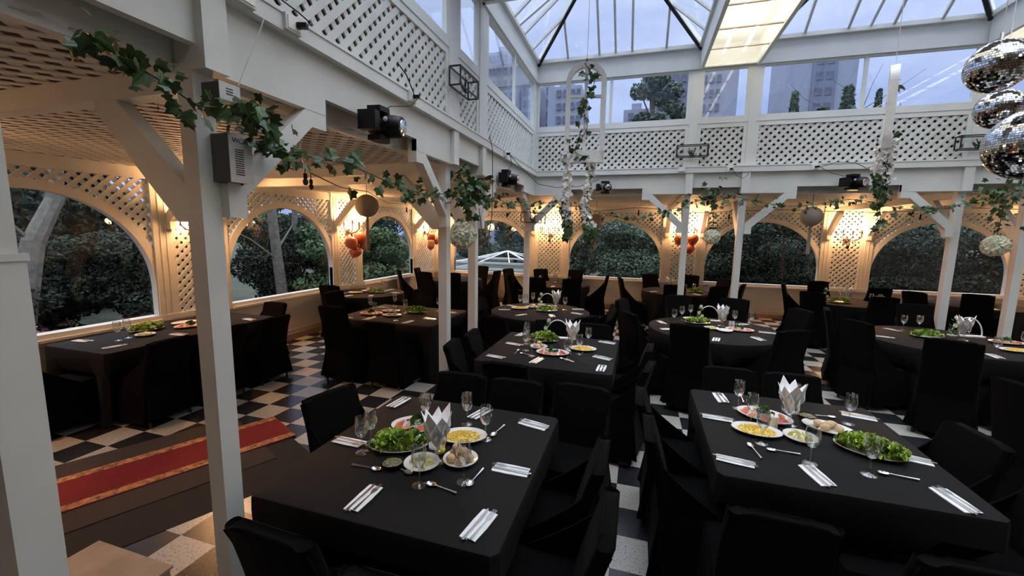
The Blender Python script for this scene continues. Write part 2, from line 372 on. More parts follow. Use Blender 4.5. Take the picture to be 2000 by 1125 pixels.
# aisle ceilings (lath lattice), cross beams and the roof over them
c1 = MB(); F = CEIL(ZC)
lattice(c1, F, XW, -2.1, YF, YW, lambda u, v: v < 7.9 or (v-7.9) < (-2.1-u)*0.949+0.02, pitch=0.11, wd=0.05, th=0.005, n0=-0.012)
o = c1.build('ceiling_left', LATT); o['kind'] = 'structure'
c2 = MB(); lattice(c2, F, XW, XR, 7.9, YW, lambda u, v: (v-7.9) > (-2.1-u)*0.949-0.02, pitch=0.11, wd=0.05, th=0.005, n0=-0.012)
o = c2.build('ceiling_back', LATT); o['kind'] = 'structure'
def cross(name, a, b, wd=0.09, z0=2.63, z1=2.745):
    m = MB(); m.beam((a[0], a[1], (z0+z1)/2), (b[0], b[1], (z0+z1)/2), wd, z1-z0); o = m.build('beam', WHITE); o['kind'] = 'structure'; o['label'] = name
for y, n in ((0.81, 'ceiling beam over the column at left'), (1.54, 'ceiling beam from the big near post'), (4.17, 'ceiling beam from the first paired post'), (5.0, 'ceiling beam from the second paired post')):
    cross(n, (XW, y), (-2.1, y))
for x, n in ((0.75, 'ceiling beam from the left back post'), (1.61, 'ceiling beam from the right back post'), (4.47, 'ceiling beam from the right front post'), (5.25, 'ceiling beam from the rightmost post')):
    cross(n, (x, 7.95), (x, YW))
cross('diagonal ceiling beam at the corner', (-2.1, 7.95), (XW, YW), 0.08)
m = MB(); m.add([(-1.99, YF, 3.86), (-6.4, YF, 3.0), (-6.4, 12.0, 3.0), (-1.99, 7.82, 3.86)], [(0, 1, 2, 3)])
m.add([(-1.99, 7.82, 3.86), (-6.4, 12.0, 3.0), (10, 12.0, 3.0), (10, 7.82, 3.86)], [(0, 1, 2, 3)])
m.box(XW-0.12, XW-0.02, YF, YW+0.1, ZC, 3.0); m.box(XW-0.1, XR, YW+0.02, YW+0.12, ZC, 3.0)
o = m.build('roof', ROOFM); o['kind'] = 'structure'; o['label'] = 'pitched aisle roof'

# ------------------------------------------------------------------ hall posts with braces
def bracket_poly(s):   # in (distance along wall, z); s = +1/-1 direction
    P = [(0.0, 2.055), (0.10, 2.055), (0.10, 2.165), (0.58, 2.625), (0.70, 2.625), (0.70, 2.83), (0.56, 2.83), (0.53, 2.72), (0.0, 2.22)]
    return P
def post(F, u, wd, sides, label, back=0.0, block=True, aisle=True, sleeve=False):
    """F: n=0 is the hall-side face of the shaft"""
    m = MB(); m.rect(F, u, u+wd, 0, 3.02, -0.10-back, -back)
    if sleeve: m.rect(F, u-0.012, u+wd+0.012, 0, 1.9, -0.112, 0.012); m.rect(F, u-0.018, u+wd+0.018, 1.88, 1.905, -0.118, 0.018)
    o = m.build('pillar', WHITE); tag(o, label, None, None, 'structure')
    if block: MB().rect(F, u-0.01, u+wd+0.01, 2.715, 3.06, 0.0, 0.10).build('cap_block', WHITE, o)
    for s in sides:
        e = u+wd if s > 0 else u
        MB().prism([(e+s*a, z) for a, z in bracket_poly(s)], F, -0.04, 0.048).build('brace', WHITE, o)
    if aisle:
        G = lambda p, q, n: F(u+wd/2+n, q, -0.10-back-p)
        MB().prism([(0.0, 2.03), (0.08, 2.03), (0.60, 2.58), (0.60, 2.645), (0.46, 2.645), (0.0, 2.19)], G, -0.04, 0.04).build('brace', WHITE, o)
    return o
LP = LEFT(-2.0); BP = BACK(7.84)
post(LP, 0.755, 0.10, (), 'near white column cut off by the left picture edge', sleeve=True, aisle=True)
post(LP, 1.49, 0.10, (1,), 'big near post carrying the grey metal boxes')
post(LP, 4.12, 0.10, (-1,), 'left post of the middle pair behind the square tables')
post(LP, 4.95, 0.10, (1,), 'right post of the middle pair with the ivy cluster')
o = MB().box(-2.15, -2.05, 7.84, 7.94, 0, 3.0).build('pillar', WHITE); tag(o, 'corner post behind the middle round table', None, None, 'structure')
MB().prism([(7.84-a, z) for a, z in bracket_poly(-1)], LEFT(-2.05), -0.06, 0.06).build('brace', WHITE, o)
MB().prism([(-2.05+a, z) for a, z in bracket_poly(1)], BACK(7.84), -0.04, 0.048).build('brace', WHITE, o)
post(BP, 0.70, 0.10, (-1,), 'back post in front of the balloon sconce')
post(BP, 1.56, 0.10, (1,), 'back post right of the balloon sconce')
post(BP, 4.42, 0.10, (-1,), 'post under the ledge left of the rightmost post')
post(BP, 5.20, 0.10, (1,), 'rightmost post at the picture edge')

# fascia boards, cable trunking ledge, rear valance
def fascia(F, a, b, spans, label):
    m = MB(); m.rect(F, a, b, 2.82, 3.06, 0.0, 0.05)
    for s0, s1 in spans: m.rect(F, s0, s1, 2.72, 2.82, 0.0, 0.05)
    m.rect(F, a, b, 2.715, 2.98, -0.17, -0.115)
    o = m.build('beam', WHITE); tag(o, label, None, None, 'structure'); return o
fascia(LP, YF, 7.79, ((0.1, 0.865), (1.49, 2.29), (3.42, 4.22), (4.95, 5.75), (7.04, 7.79)), 'fascia board along the left row of posts')
fascia(BP, -1.95, XR, ((-1.95, -1.25), (0.0, 0.80), (1.56, 2.36), (3.72, 4.52), (5.2, 6.0)), 'fascia board along the back row of posts')
def ledge(F, a, b, label):
    m = MB(); m.rect(F, a, b, 3.06, 3.16, 0.0, 0.115); m.rect(F, a, b, 3.145, 3.165, 0.0, 0.122)
    o = m.build('trim', WHITE); tag(o, label, None, None, 'structure')
ledge(LP, YF, 7.725, 'cable trunking ledge on the left'); ledge(BP, -1.885, XR, 'cable trunking ledge on the back')

# clerestory: lattice panel below, glazing above
def clerestory(F, bays, posts, label):
    for i, (a, b, mull) in enumerate(bays):
        nwin[0] += 1
        m = MB()
        for r in ((a-0.06, b+0.06, 3.86, 3.96), (a-0.06, b+0.06, 4.69, 4.73), (a-0.06, a, 3.96, 4.69), (b, b+0.06, 3.96, 4.69)): m.rect(F, *r, -0.05, 0.0)
        for r in ((a-0.06, b+0.06, 3.79, 3.86), (a-0.06, a, 3.16, 3.79), (b, b+0.06, 3.16, 3.79)): m.rect(F, *r, -0.05, -0.008)
        for u in mull: m.rect(F, u-0.025, u+0.025, 3.96, 4.69, -0.045, -0.005)
        o = m.build('window_%d' % nwin[0], WHITE); tag(o, label % ('bay %d' % (i+1)), None, None, 'structure')
        MB().rect(F, a, b, 3.96, 4.69, -0.032, -0.028).build('pane', GLASSW, o)
        l = MB(); lattice(l, F, a, b, 3.16, 3.79, None, n0=-0.045); l.build('lattice', LATT, o)
    m = MB()
    for a, b in posts: m.rect(F, a, b, 3.16, 4.73, -0.08, 0.005)
    u0, u1 = posts[0][0], posts[-1][1]
    m.rect(F, u0, u1, 4.72, 4.89, -0.1, 0.03); m.rect(F, u0, u1, 4.895, 5.07, -0.1, 0.015)
    o = m.build('trim', WHITE); tag(o, label % 'uprights and eaves beam', None, None, 'structure')
CL = LEFT(-1.95); CB = BACK(7.80)
clerestory(CL, ((-2.2, 0.5, (-0.85,)), (0.95, 1.45, ()), (1.9, 4.04, (2.95,)), (4.38, 4.88, ()), (5.25, 7.60, (6.44,))),
           ((YF, -2.26), (0.56, 0.89), (1.51, 1.84), (4.10, 4.32), (4.94, 5.19), (7.66, 7.9)), 'left clerestory %s')
clerestory(CB, ((-1.90, 0.635, (-0.61,)), (0.885, 1.52, ()), (1.747, 4.392, (3.10,)), (4.72, 5.22, ()), (5.47, 8.1, (6.8,))),
           ((-2.0, -1.96), (0.695, 0.825), (1.58, 1.687), (4.452, 4.66), (5.28, 5.41), (8.16, XR)), 'back clerestory %s')

# glass roof: pyramids between opaque lamp strips
def pyramid(x0, x1, y0, y1, z0, zt, label):
    cx, cy = (x0+x1)/2, (y0+y1)/2; ap = Vector((cx, cy, zt)); C_ = [(x0,y0,z0),(x1,y0,z0),(x1,y1,z0),(x0,y1,z0)]
    m = MB()
    for c in C_: m.beam(c, ap, 0.07, 0.09)
    for i in range(4): m.beam(C_[i], C_[(i+1) % 4], 0.08, 0.06)
    o = m.build('skylight', WHITE); tag(o, label, None, None, 'structure')
    d = MB()
    for c in C_: q = Vector(c).lerp(ap, 0.0); d.beam(Vector(c)+Vector((0,0,-0.055)), ap+Vector((0,0,-0.055)), 0.045, 0.03)
    d.build('seal', BLKP, o)
    g = MB()
    for i in range(4):
        a, b = Vector(C_[i]), Vector(C_[(i+1) % 4]); g.add([a, b, ap], [(0, 1, 2)])
        bars = MB() if i == 0 else bars
        for k in range(1, 5):
            t = k/5; p = a.lerp(b, t); f = min(t, 1-t)*2; mid = (a+b)/2; q = p + (ap-mid)*f
            if f > 0.1: bars.beam(p, q, 0.035, 0.05)
    g.build('pane', GLASSR, o); bars.build('glazing_bar', GREYM, o)
    r = MB()
    for c in ((cx, y0, z0), (cx, y1, z0), (x0, cy, z0), (x1, cy, z0)): r.tube([c, (cx, cy, zt-0.25)], 0.02, 6)
    r.tube([(cx, cy, zt), (cx, cy, zt-0.35)], 0.025, 6); r.build('tie_rod', GREYM, o)
ROWS = ((5.02, 7.76), (1.36, 4.08)); COLS = ((-1.92, 0.80), (1.67, 4.45), (5.33, 8.1))
rn = ('back row', 'middle row', 'row behind the camera'); cn = ('left', 'middle', 'right')
for (y0, y1), r in zip(ROWS, rn):
    for (x0, x1), c in zip(COLS, cn): pyramid(x0, x1, y0, y1, 5.07, 6.23, 'glass roof pyramid, %s, %s' % (c, r))
m = MB()
for y0, y1 in ((4.08, 5.02), (YF, 1.36)): m.box(-1.95, XR, y0, y1, 5.03, 5.09)  # camera-side slab is added, unseen, to block skylight from the near end
m.box(8.1, XR, YF, 7.8, 5.03, 5.09)
for y in (4.08, 5.02, 0.48, 1.36):
    for x0, x1 in ((-1.95, 0.80), (1.67, 4.45), (5.33, XR)): m.box(x0, x1, y-0.03, y+0.03, 4.72, 5.03)
o = m.build('ceiling_hall', WHITE); tag(o, 'flat roof strip between the glass pyramids, with unseen light-blocking slab behind the camera', None, None, 'structure')
def light_box(x0, x1, label):
    o = empty('ceiling_light', ((x0+x1)/2, 7.75, 4.70), 0, label, 'ceiling light')
    X = (x0+x1)/2; L = -10.6
    MB().box(x0-X, x0-X+0.05, L, 0, 0, 0.42).build('side_board', WHITE, o); MB().box(x1-X-0.05, x1-X, L, 0, 0, 0.42).build('side_board', WHITE, o)
    MB().box(x0-X+0.05, x1-X-0.05, L, 0, 0.36, 0.40).build('top_board', WHITE, o)
    MB().box(x0-X+0.05, x1-X-0.05, -0.03, 0, 0.02, 0.36).build('end_board', WHITE, o)
    k = int(-L/0.62)
    p = MB()
    for i in range(k): p.box(x0-X+0.05, x1-X-0.05, -0.04-0.62*(i+1)+0.008, -0.04-0.62*i, 0.04, 0.045)
    p.build('diffuser_panel', PANELM, o)
    s = MB()
    for i in range(1, k+1): s.box(x0-X+0.05, x1-X-0.05, -0.04-0.62*i-0.005, -0.04-0.62*i+0.013, 0.036, 0.055)
    s.build('panel_joint', BASEM, o)
    for dx in (-0.14, 0.14):
        t = MB()
        for i in range(8):
            y0 = -0.22-i*1.3; t.tube([(dx, y0, 0.15), (dx, y0-1.2, 0.15)], 0.022, 8)
        t.build('lamp_tube', TUBEM, o)
light_box(0.80, 1.67, 'long cream light box with glowing panels between the glass pyramids')
light_box(4.45, 5.33, 'second light box at the upper right picture edge')
# shell behind the camera and at the right end
MB().box(XW-0.1, XR, YF-0.1, YF, 0, 5.1).build('wall_front', mat('low_bounce_wall', (0.16, 0.12, 0.09), 0.6, var=0.2, scale=5))['kind'] = 'structure'  # unseen wall coloured dark to cut bounce onto the near posts
MB().box(XR, XR+0.1, YF-0.1, YW+0.1, 0, 5.1).build('wall_right', WALLM)['kind'] = 'structure'
# ------------------------------------------------------------------ garden, trees and towers outside
rnd = random.Random(7)
def _sp(r=rnd):
    while True:
        v = Vector((r.uniform(-1, 1), r.uniform(-1, 1), r.uniform(-1, 1)))
        if 0.05 < v.length < 1: return v
MB().add([(-160, -60, -0.25), (160, -60, -0.25), (160, 220, -0.25), (-160, 220, -0.25)], [(0, 1, 2, 3)]).build('ground', SOILM)['kind'] = 'structure'
def leaf_cloud(n, blobs, size, seed, flat=0.0):
    r = random.Random(seed); m = MB()
    for i in range(n):
        c, rad = blobs[i % len(blobs)]; v = _sp(r); v = v.normalized()*(v.length**0.45)
        p = Vector(c) + Vector((v.x*rad[0], v.y*rad[1], v.z*rad[2]))
        a = (_sp(r) + v*0.8).normalized(); b = a.cross(_sp(r)).normalized(); d = a.cross(b)
        s = size*r.uniform(0.6, 1.35); m.add([p-b*s*0.5, p+d*s, p+b*s*0.5, p-d*s*0.8], [(0, 1, 2, 3)])
    return m
def make_tree(h, cw, n, size, seed, lm, trunk=0.12, low=0.25):
    def fn():
        r = random.Random(seed); o = empty('tree', kind=None, cat='tree')
        t = MB(); pts = [(0, 0, -0.3)] + [(r.uniform(-.12, .12)*i, r.uniform(-.12, .12)*i, h*0.85*i/5) for i in range(1, 6)]
        t.tube(pts, [trunk*(1-0.13*i) for i in range(6)], 8)
        blobs = []
        for i in range(16):
            z = h*(low + (1-low)*r.random()**0.8); wv = cw*(1.0-0.45*abs((z/h-0.5)*1.6)); a = r.uniform(0, 2*PI); q = wv*0.62*r.random()
            blobs.append(((q*math.cos(a), q*math.sin(a), z), (wv*0.55, wv*0.55, h*0.14)))
            if i < 7: t.tube([(0, 0, h*0.3), (q*math.cos(a)*.5, q*math.sin(a)*.5, z*0.8), (q*math.cos(a), q*math.sin(a), z)], [trunk*.5, trunk*.3, trunk*.12], 5)
        t.build('trunk', BARK, o); leaf_cloud(n, blobs, size, seed+1).build('crown', lm, o); return o
    return fn
bush = Proto(make_tree(2.3, 1.5, 20000, 0.045, 11, LEAFD, 0.06, 0.05)); bushg = Proto(make_tree(2.0, 1.5, 13000, 0.06, 17, LEAFG, 0.05, 0.05))
tree = Proto(make_tree(4.6, 2.6, 24000, 0.075, 23, LEAFD, 0.14, 0.08)); treeg = Proto(make_tree(5.6, 3.4, 20000, 0.12, 29, LEAFG, 0.18, 0.10))
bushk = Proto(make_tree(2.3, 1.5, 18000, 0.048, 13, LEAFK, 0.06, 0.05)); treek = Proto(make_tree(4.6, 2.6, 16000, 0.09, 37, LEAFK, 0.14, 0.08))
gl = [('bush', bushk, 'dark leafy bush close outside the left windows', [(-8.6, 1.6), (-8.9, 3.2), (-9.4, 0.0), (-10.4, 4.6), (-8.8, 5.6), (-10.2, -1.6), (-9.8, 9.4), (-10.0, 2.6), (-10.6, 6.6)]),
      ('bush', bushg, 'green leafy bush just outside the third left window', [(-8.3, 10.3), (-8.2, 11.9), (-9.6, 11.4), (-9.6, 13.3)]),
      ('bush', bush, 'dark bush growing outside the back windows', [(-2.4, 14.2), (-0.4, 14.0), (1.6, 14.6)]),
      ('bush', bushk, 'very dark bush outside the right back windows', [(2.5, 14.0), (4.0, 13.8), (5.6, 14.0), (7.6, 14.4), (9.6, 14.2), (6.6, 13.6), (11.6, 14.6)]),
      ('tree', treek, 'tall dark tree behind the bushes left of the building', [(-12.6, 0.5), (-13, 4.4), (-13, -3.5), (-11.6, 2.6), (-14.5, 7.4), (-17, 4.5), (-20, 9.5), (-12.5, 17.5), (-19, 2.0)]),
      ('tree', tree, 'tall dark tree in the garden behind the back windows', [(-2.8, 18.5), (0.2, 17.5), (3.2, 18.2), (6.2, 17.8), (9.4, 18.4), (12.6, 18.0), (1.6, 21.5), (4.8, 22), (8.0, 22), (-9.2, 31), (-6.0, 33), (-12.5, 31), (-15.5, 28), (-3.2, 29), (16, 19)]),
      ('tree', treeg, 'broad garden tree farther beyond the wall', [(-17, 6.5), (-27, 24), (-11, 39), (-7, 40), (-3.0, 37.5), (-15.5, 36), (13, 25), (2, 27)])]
for nm, pr, lb, pts in gl:
    for i, (x, y) in enumerate(pts):
        s = rnd.uniform(0.85, 1.15); o = pr((x, y, -0.2), rnd.uniform(0, 6.28), lb, 'garden: ' + lb[:40], (s, s, s*rnd.uniform(0.9, 1.1))); o.name = nm; o['category'] = nm
o = leaf_cloud(1500, [((0, 0, .55), (.5, .7, .5)), ((.1, .5, .4), (.4, .5, .35))], .05, 77).build('flowering_shrub', PINKF, None, False, (-7.4, 2.75, -.2)); tag(o, 'pink flowering shrub low in the nearest left window', 'shrub')
def tall_tree():
    o = empty('tree', cat='tree'); r = random.Random(5)
    t = MB(); t.tube([(0, 0, -.3), (0.2, 0, 5), (-0.1, 0.2, 10), (0.2, 0, 13)], [0.35, 0.28, 0.16, 0.05], 8)
    bl = []
    for i in range(22):
        a = r.uniform(0, 6.28); z = r.uniform(8.5, 14.2); q = r.uniform(0.2, 2.3)*(1-abs(z-11)/6)
        bl.append(((q*math.cos(a), q*math.sin(a), z), (0.75, 0.75, 0.6))); t.tube([(0, 0, z-2), (q*math.cos(a), q*math.sin(a), z)], [0.09, 0.03], 5)
    t.build('trunk', BARK, o); leaf_cloud(5200, bl, 0.2, 6).build('crown', LEAFD, o); return o
tt = Proto(tall_tree)
tt((0.4, 35, 0), 0, 'feathery tall tree seen through the upper back window beside the hanging frame')
def conifer():
    o = empty('conifer', cat='tree'); r = random.Random(8)
    t = MB(); t.tube([(0, 0, -.3), (0, 0, 13.2)], [0.25, 0.03], 7); t.build('trunk', BARK, o)
    bl = [((0, 0, z), (0.22+1.1*(13.4-z)/9, 0.22+1.1*(13.4-z)/9, 0.4)) for z in [4+0.45*i for i in range(21)]]
    leaf_cloud(4200, bl, 0.2, 9).build('crown', LEAFD, o); return o
cf = Proto(conifer)
cf((11.3, 40, 0), 0, 'slim conifer left of the grey tower in the upper window', None, (0.8, 0.8, 1.02))
cf((14.9, 40, 0), 1, 'conifer in front of the right face of the grey tower', None, (1.1, 1.1, 1.03)); cf((13.6, 41, 0), 2, 'low conifer at the foot of the grey tower', None, (1.5, 1.5, 0.93))
cf((16.9, 40, 0), 3, 'small conifer in the right pane of the upper window', None, (0.6, 0.6, 1.0))
def bare(pts, r0, lab, branches):
    o = empty('bare_tree', pts[0], 0, lab, 'tree'); q = Vector(pts[0]); t = MB(); t.tube([Vector(p)-q for p in pts], [r0*(1-0.12*i) for i in range(len(pts))], 9); t.build('trunk', BARK, o)
    for b in branches: MB().tube([Vector(p)-q for p in b], [0.035, 0.02, 0.012][:len(b)], 5).build('branch', BARK, o)
bare([(-8.6, 3.45, -.3), (-8.5, 3.66, 1.1), (-8.5, 3.8, 1.75), (-8.5, 4.1, 2.4), (-8.5, 4.2, 3.6)], 0.17, 'pale bent trunk at the left of the nearest window', [[(-8.5, 3.8, 1.75), (-8.5, 3.3, 2.4), (-8.4, 3.0, 3.0)]])
bare([(-9.0, 8.75, -.3), (-9.0, 8.66, 0.3), (-9.0, 8.55, 1.4), (-9, 8.4, 3.2)], 0.16, 'grey trunk in the middle of the second window', [[(-9, 8.6, 1.2), (-9.1, 7.9, 1.75), (-9.2, 7.2, 2.1)], [(-9, 8.6, 1.5), (-9, 9.1, 2.1), (-9, 9.2, 2.7)]])
bare([(-9.2, 9.5, -.3), (-9.2, 9.42, 1.2), (-9.2, 9.4, 3.2)], 0.08, 'thin dark trunk right of the middle of the second window', [[(-9.2, 9.4, 0.4), (-9.2, 10.0, 1.4), (-9.2, 10.4, 1.7)]])
bare([(-9.2, 10.75, -.3), (-9.2, 10.6, 1.0), (-9.2, 10.45, 3.2)], 0.19, 'thick trunk at the right edge of the second window', [])
bare([(15.6, 40, -.3), (15.8, 40, 8), (16.0, 40, 12.0)], 0.2, 'leafless tree whose twigs cross the upper right windows', [[(16, 40, 12), (17.5, 40, 13.0), (19.6, 40, 14.6)], [(16, 40, 12.2), (16.4, 40, 13.8), (16.9, 40, 15.2)], [(15.8, 40, 11.5), (14.8, 40, 13.5), (13.5, 40, 14.5)], [(15.8, 40, 11), (12, 40, 13), (10.9, 40, 14.2)]])
# glass pavilion roof in the garden
o = empty('pavilion', (-6.95, 22, -0.25), 0, 'white framed glass pavilion roof seen through the corner window', 'pavilion')
m = MB(); ap = (0, 0, 1.28); cs = [(-2.3, -1.9, 0.72), (1.9, -1.9, 0.72), (1.9, 2.2, 0.72), (-2.3, 2.2, 0.72)]
for c in cs: m.beam(c, ap, 0.06, 0.06)
for c in ((-1.0, -1.9, 0.72), (0.7, -1.9, 0.72), (-2.3, 0, 0.72), (1.9, 0, 0.72)): m.beam(c, ap, 0.045, 0.045)
m.build('roof_frame', PETAL, o)
m = MB()
for i in range(4): m.beam(cs[i], cs[(i+1) % 4], 0.1, 0.1); m.beam(Vector(cs[i])-Vector((0, 0, 0.32)), Vector(cs[(i+1) % 4])-Vector((0, 0, 0.32)), 0.1, 0.1)
for c in cs: m.beam(c, (c[0], c[1], -0.1), 0.1, 0.1)
m.build('eaves_frame', GREYM, o)
# apartment towers
def win_mesh():
    me = bpy.data.meshes.new('tower_window'); me.from_pydata([(-.5, 0, -.5), (.5, 0, -.5), (.5, 0, .5), (-.5, 0, .5), (-.5, .1, -.5), (.5, .1, -.5), (.5, .1, .5), (-.5, .1, .5)], [], [(0, 1, 2, 3), (4, 7, 6, 5), (0, 4, 5, 1), (1, 5, 6, 2), (2, 6, 7, 3), (3, 7, 4, 0)])
    me.materials.append(WINM); return me
WME = win_mesh()
def tower(x0, x1, y, top, lab, cols, floor_h=2.9, rows=12, wm=CONC, bands=None, depth=14):
    o = empty('apartment_building', ((x0+x1)/2, y, -0.25), 0, lab, 'building'); cx = (x0+x1)/2
    m = MB(); m.box(x0-cx, x1-cx, 0, depth, 0, top+.25); m.box(x0-cx+(x1-x0)*.3, x1-cx-(x1-x0)*.3, 2, depth-2, top+.25, top+2.2); m.build('wall', wm, o)
    if bands:
        for b0, b1, mm in bands: MB().box(x0-cx+(x1-x0)*b0, x0-cx+(x1-x0)*b1, -0.25, 0.05, 0, top+.15).build('facade_strip', mm, o)
    for r in range(rows):
        for c, wf in cols:
            q = bpy.data.objects.new('window', WME); COL.objects.link(q); q.parent = o
            q.location = (x0-cx+(x1-x0)*c, -0.34, top-1.6-r*floor_h+.25); q.scale = ((x1-x0)*wf, 1.0, floor_h*0.5)
tower(-37.2, -30.5, 100, 45.0, 'broad apartment tower seen through the left upper windows', [(.08, .08), (.22, .1), (.42, .16), (.66, .1), (.9, .1)], rows=14, bands=[(.32, .56, CONC2)])
tower(-29.9, -25.6, 104, 38.5, 'narrower tower beside it at the left upper corner window', [(.2, .2), (.5, .2), (.8, .2)], rows=12)
tower(-22.3, -14.5, 100, 35.9, 'pale tower behind the hanging white window frame', [(.34, .14), (.52, .1), (.75, .12), (.92, .1)], rows=12)
tower(-25.6, -23.4, 108, 39.5, 'sliver of a tower at the back corner window', [(.7, .3)], rows=12)
tower(-5.4, 0.5, 110, 32.5, 'low pale block beside the feathery tree', [(.3, .2), (.7, .2)], rows=8)
tower(0.6, 8.2, 100, 37.0, 'tower behind the feathery tree', [(.15, .12), (.4, .16), (.66, .14), (.88, .12)], rows=12, wm=CONC2)
tower(10.9, 17.8, 100, 36.4, 'white tower in the narrow upper window', [(.08, .1), (.27, .1), (.46, .11)], rows=12)
tower(26.9, 38.4, 100, 41.0, 'wide tower with a dark central strip in the right upper window', [(.45, .1), (.6, .1)], rows=14, bands=[(.34, .70, CONC2)])

# ------------------------------------------------------------------ carpets and step by the left posts
ANG = math.atan2(0.907, 0.42); M_ = Matrix.Translation((-3.72, 2.35, 0)) @ Matrix.Rotation(ANG-PI/2, 4, 'Z')
def mat_strip(name, x0, x1, y0, y1, z0, z1, mt, lab, cat, parts=()):
    o = MB().box(x0, x1, y0, y1, z0, z1).xf(M_).build(name, mt); tag(o, lab, cat)
    for nm, a, b, c, d, mm in parts: MB().box(a, b, c, d, z1, z1+0.002).xf(M_).build(nm, mm, o)
mat_strip('rubber_mat', 0.10, 0.98, -2.6, 0.86, 0.0, 0.004, MATK, 'black rubber mat on the floor left of the big near post', 'mat')
mat_strip('floor_mat', -0.62, 0.56, -2.6, 0.62, 0.004, 0.010, MATB, 'brown mat under the red carpet runner', 'mat')
mat_strip('carpet_runner', -0.33, 0.27, -2.6, 0.90, 0.010, 0.016, RED, 'red carpet runner with gold borders left of the near post', 'carpet',
          (('border', -0.32, -0.235, -2.6, 0.895, GOLD), ('border', 0.175, 0.26, -2.6, 0.895, GOLD)))
o = MB().box(-2.92, -2.34, 0.55, 1.41, 0.0, 0.165).build('wooden_step', STEPM); tag(o, 'beige wooden step at the foot of the near white column', 'step')
MB().box(-2.93, -2.33, 0.54, 1.42, 0.165, 0.178).build('tread', STEPM, o)

# ------------------------------------------------------------------ chairs
def rrect(hw, hd, r, n=4):
    P = []
    for cx, cy, a0 in ((hw-r, hd-r, 0), (-hw+r, hd-r, 90), (-hw+r, -hd+r, 180), (hw-r, -hd+r, 270)):
        for i in range(n+1): a = math.radians(a0+90*i/n); P.append((cx+r*math.cos(a), cy+r*math.sin(a)))
    return P
def loft(m, rings):
    k = len(rings[0]); vs = [p for r in rings for p in r]; fs = [tuple(range(k))[::-1]]
    for i in range(len(rings)-1):
        for j in range(k): fs.append((i*k+j, i*k+(j+1) % k, (i+1)*k+(j+1) % k, (i+1)*k+j))
    fs.append(tuple(range((len(rings)-1)*k, len(rings)*k))); return m.add(vs, fs)
def make_chair(h, seed):
    def fn():
        o = empty('dining_chair', cat='chair'); r = random.Random(seed)
        m = MB(); rings = []
        for z, sx, sy, dy in ((0.40, .222, .205, 0), (0.45, .222, .208, 0), (0.475, .212, .198, 0), (0.482, .18, .17, 0)):
            rings.append([(x, y+dy+0.02, z) for x, y in rrect(sx, sy, 0.05)])
        loft(m, rings).build('seat_cover', CHAIRM, o, True)
        m = MB(); rings = []; K = 9
        for i in range(K):
            t = i/(K-1); z = 0.42+(h-0.42)*t; y = -0.185-0.115*t-0.03*t*t; hw = 0.218-0.012*t; hd = 0.042-0.008*t
            rings.append([(x*(1), yy+y-0.045*(x/hw)**2*0 + 0.035*(abs(x)/hw)**2*t, z) for x, yy in rrect(hw, hd, 0.03)])
        for dz, f in ((0.012, 0.96), (0.022, 0.86), (0.028, 0.6)):
            rings.append([(x*f, -0.33+0.0+(yy)*f+0.035*(abs(x)/0.206)**2, h+dz-0.03*(abs(x)/0.206)**4) for x, yy in rrect(0.206, 0.034, 0.03)])
        loft(m, rings)
        for sx in (-1, 1):
            a_ = []; K2 = 8
            for i in range(K2+1):
                t = i/K2; z = 0.44+(h-0.46)*t; yb = -0.185-0.115*t-0.03*t*t; a_.append((yb, yb+0.34*(1-t)**1.7+0.01, z))
            vs = [(sx*(0.214-0.012*i/K2+q), y, z) for q in (0, -0.012) for i, (y0_, y1_, z) in enumerate(a_) for y in (y0_, y1_)]; n2 = 2*(K2+1); fs = []
            for i in range(K2): b_ = 2*i; fs += [(b_, b_+1, b_+3, b_+2), (n2+b_, n2+b_+2, n2+b_+3, n2+b_+1), (b_+1, n2+b_+1, n2+b_+3, b_+3)]
            m.add(vs, fs)
        m.build('back_cover', CHAIRM, o, True)
        m = MB(); n = 56; zs = (0.43, 0.36, 0.25, 0.14, 0.07); vs = []; P = rrect(0.222, 0.215, 0.05, 13); n = len(P)
        for i, z in enumerate(zs):
            f = 1+0.16*(0.43-z)/0.36; a = 0.016*(0.43-z)/0.36
            for j, (x, y) in enumerate(P):
                q = 1+ (a*math.sin(j*2*PI*9/n+seed) + a*0.7*math.sin(j*2*PI*4/n+2*seed))/0.22
                vs.append((x*f*q, (y)*f*q - (0.02 if y < 0 else -0.01), z + (0.012*math.sin(j*2*PI*3/n+seed) if i == 4 else 0)))
        fs = [(i*n+j, i*n+(j+1) % n, (i+1)*n+(j+1) % n, (i+1)*n+j) for i in range(4) for j in range(n)]
        m.add(vs, fs).build('skirt', CHAIRM, o, True)
        for sx in (-1, 1):
            for sy in (-1, 1): MB().tube([(sx*0.185, sy*0.175, 0.42), (sx*0.195, sy*(0.185 if sy > 0 else 0.215), 0.0)], [0.02, 0.014], 8).build('leg', LEGM, o)
        return o
    return fn
SH = Proto(make_chair(0.87, 1)); TL = Proto(make_chair(1.03, 3))
SEATS = []
def chair(pr, bx, by, tx, ty, label, grp):
    """bx,by: top of the backrest; tx,ty: the point the sitter looks at"""
    d = Vector((tx-bx, ty-by)); d.normalize(); x, y = bx+d.x*0.31, by+d.y*0.31; rz = math.atan2(d.y, d.x)-PI/2
    pr((x, y, 0), rz, label, grp); SEATS.append((x, y, d.x, d.y))
C1 = 'chairs around the near left table'; C2 = 'chairs around the near right table'; C3 = 'chairs around the middle square table'
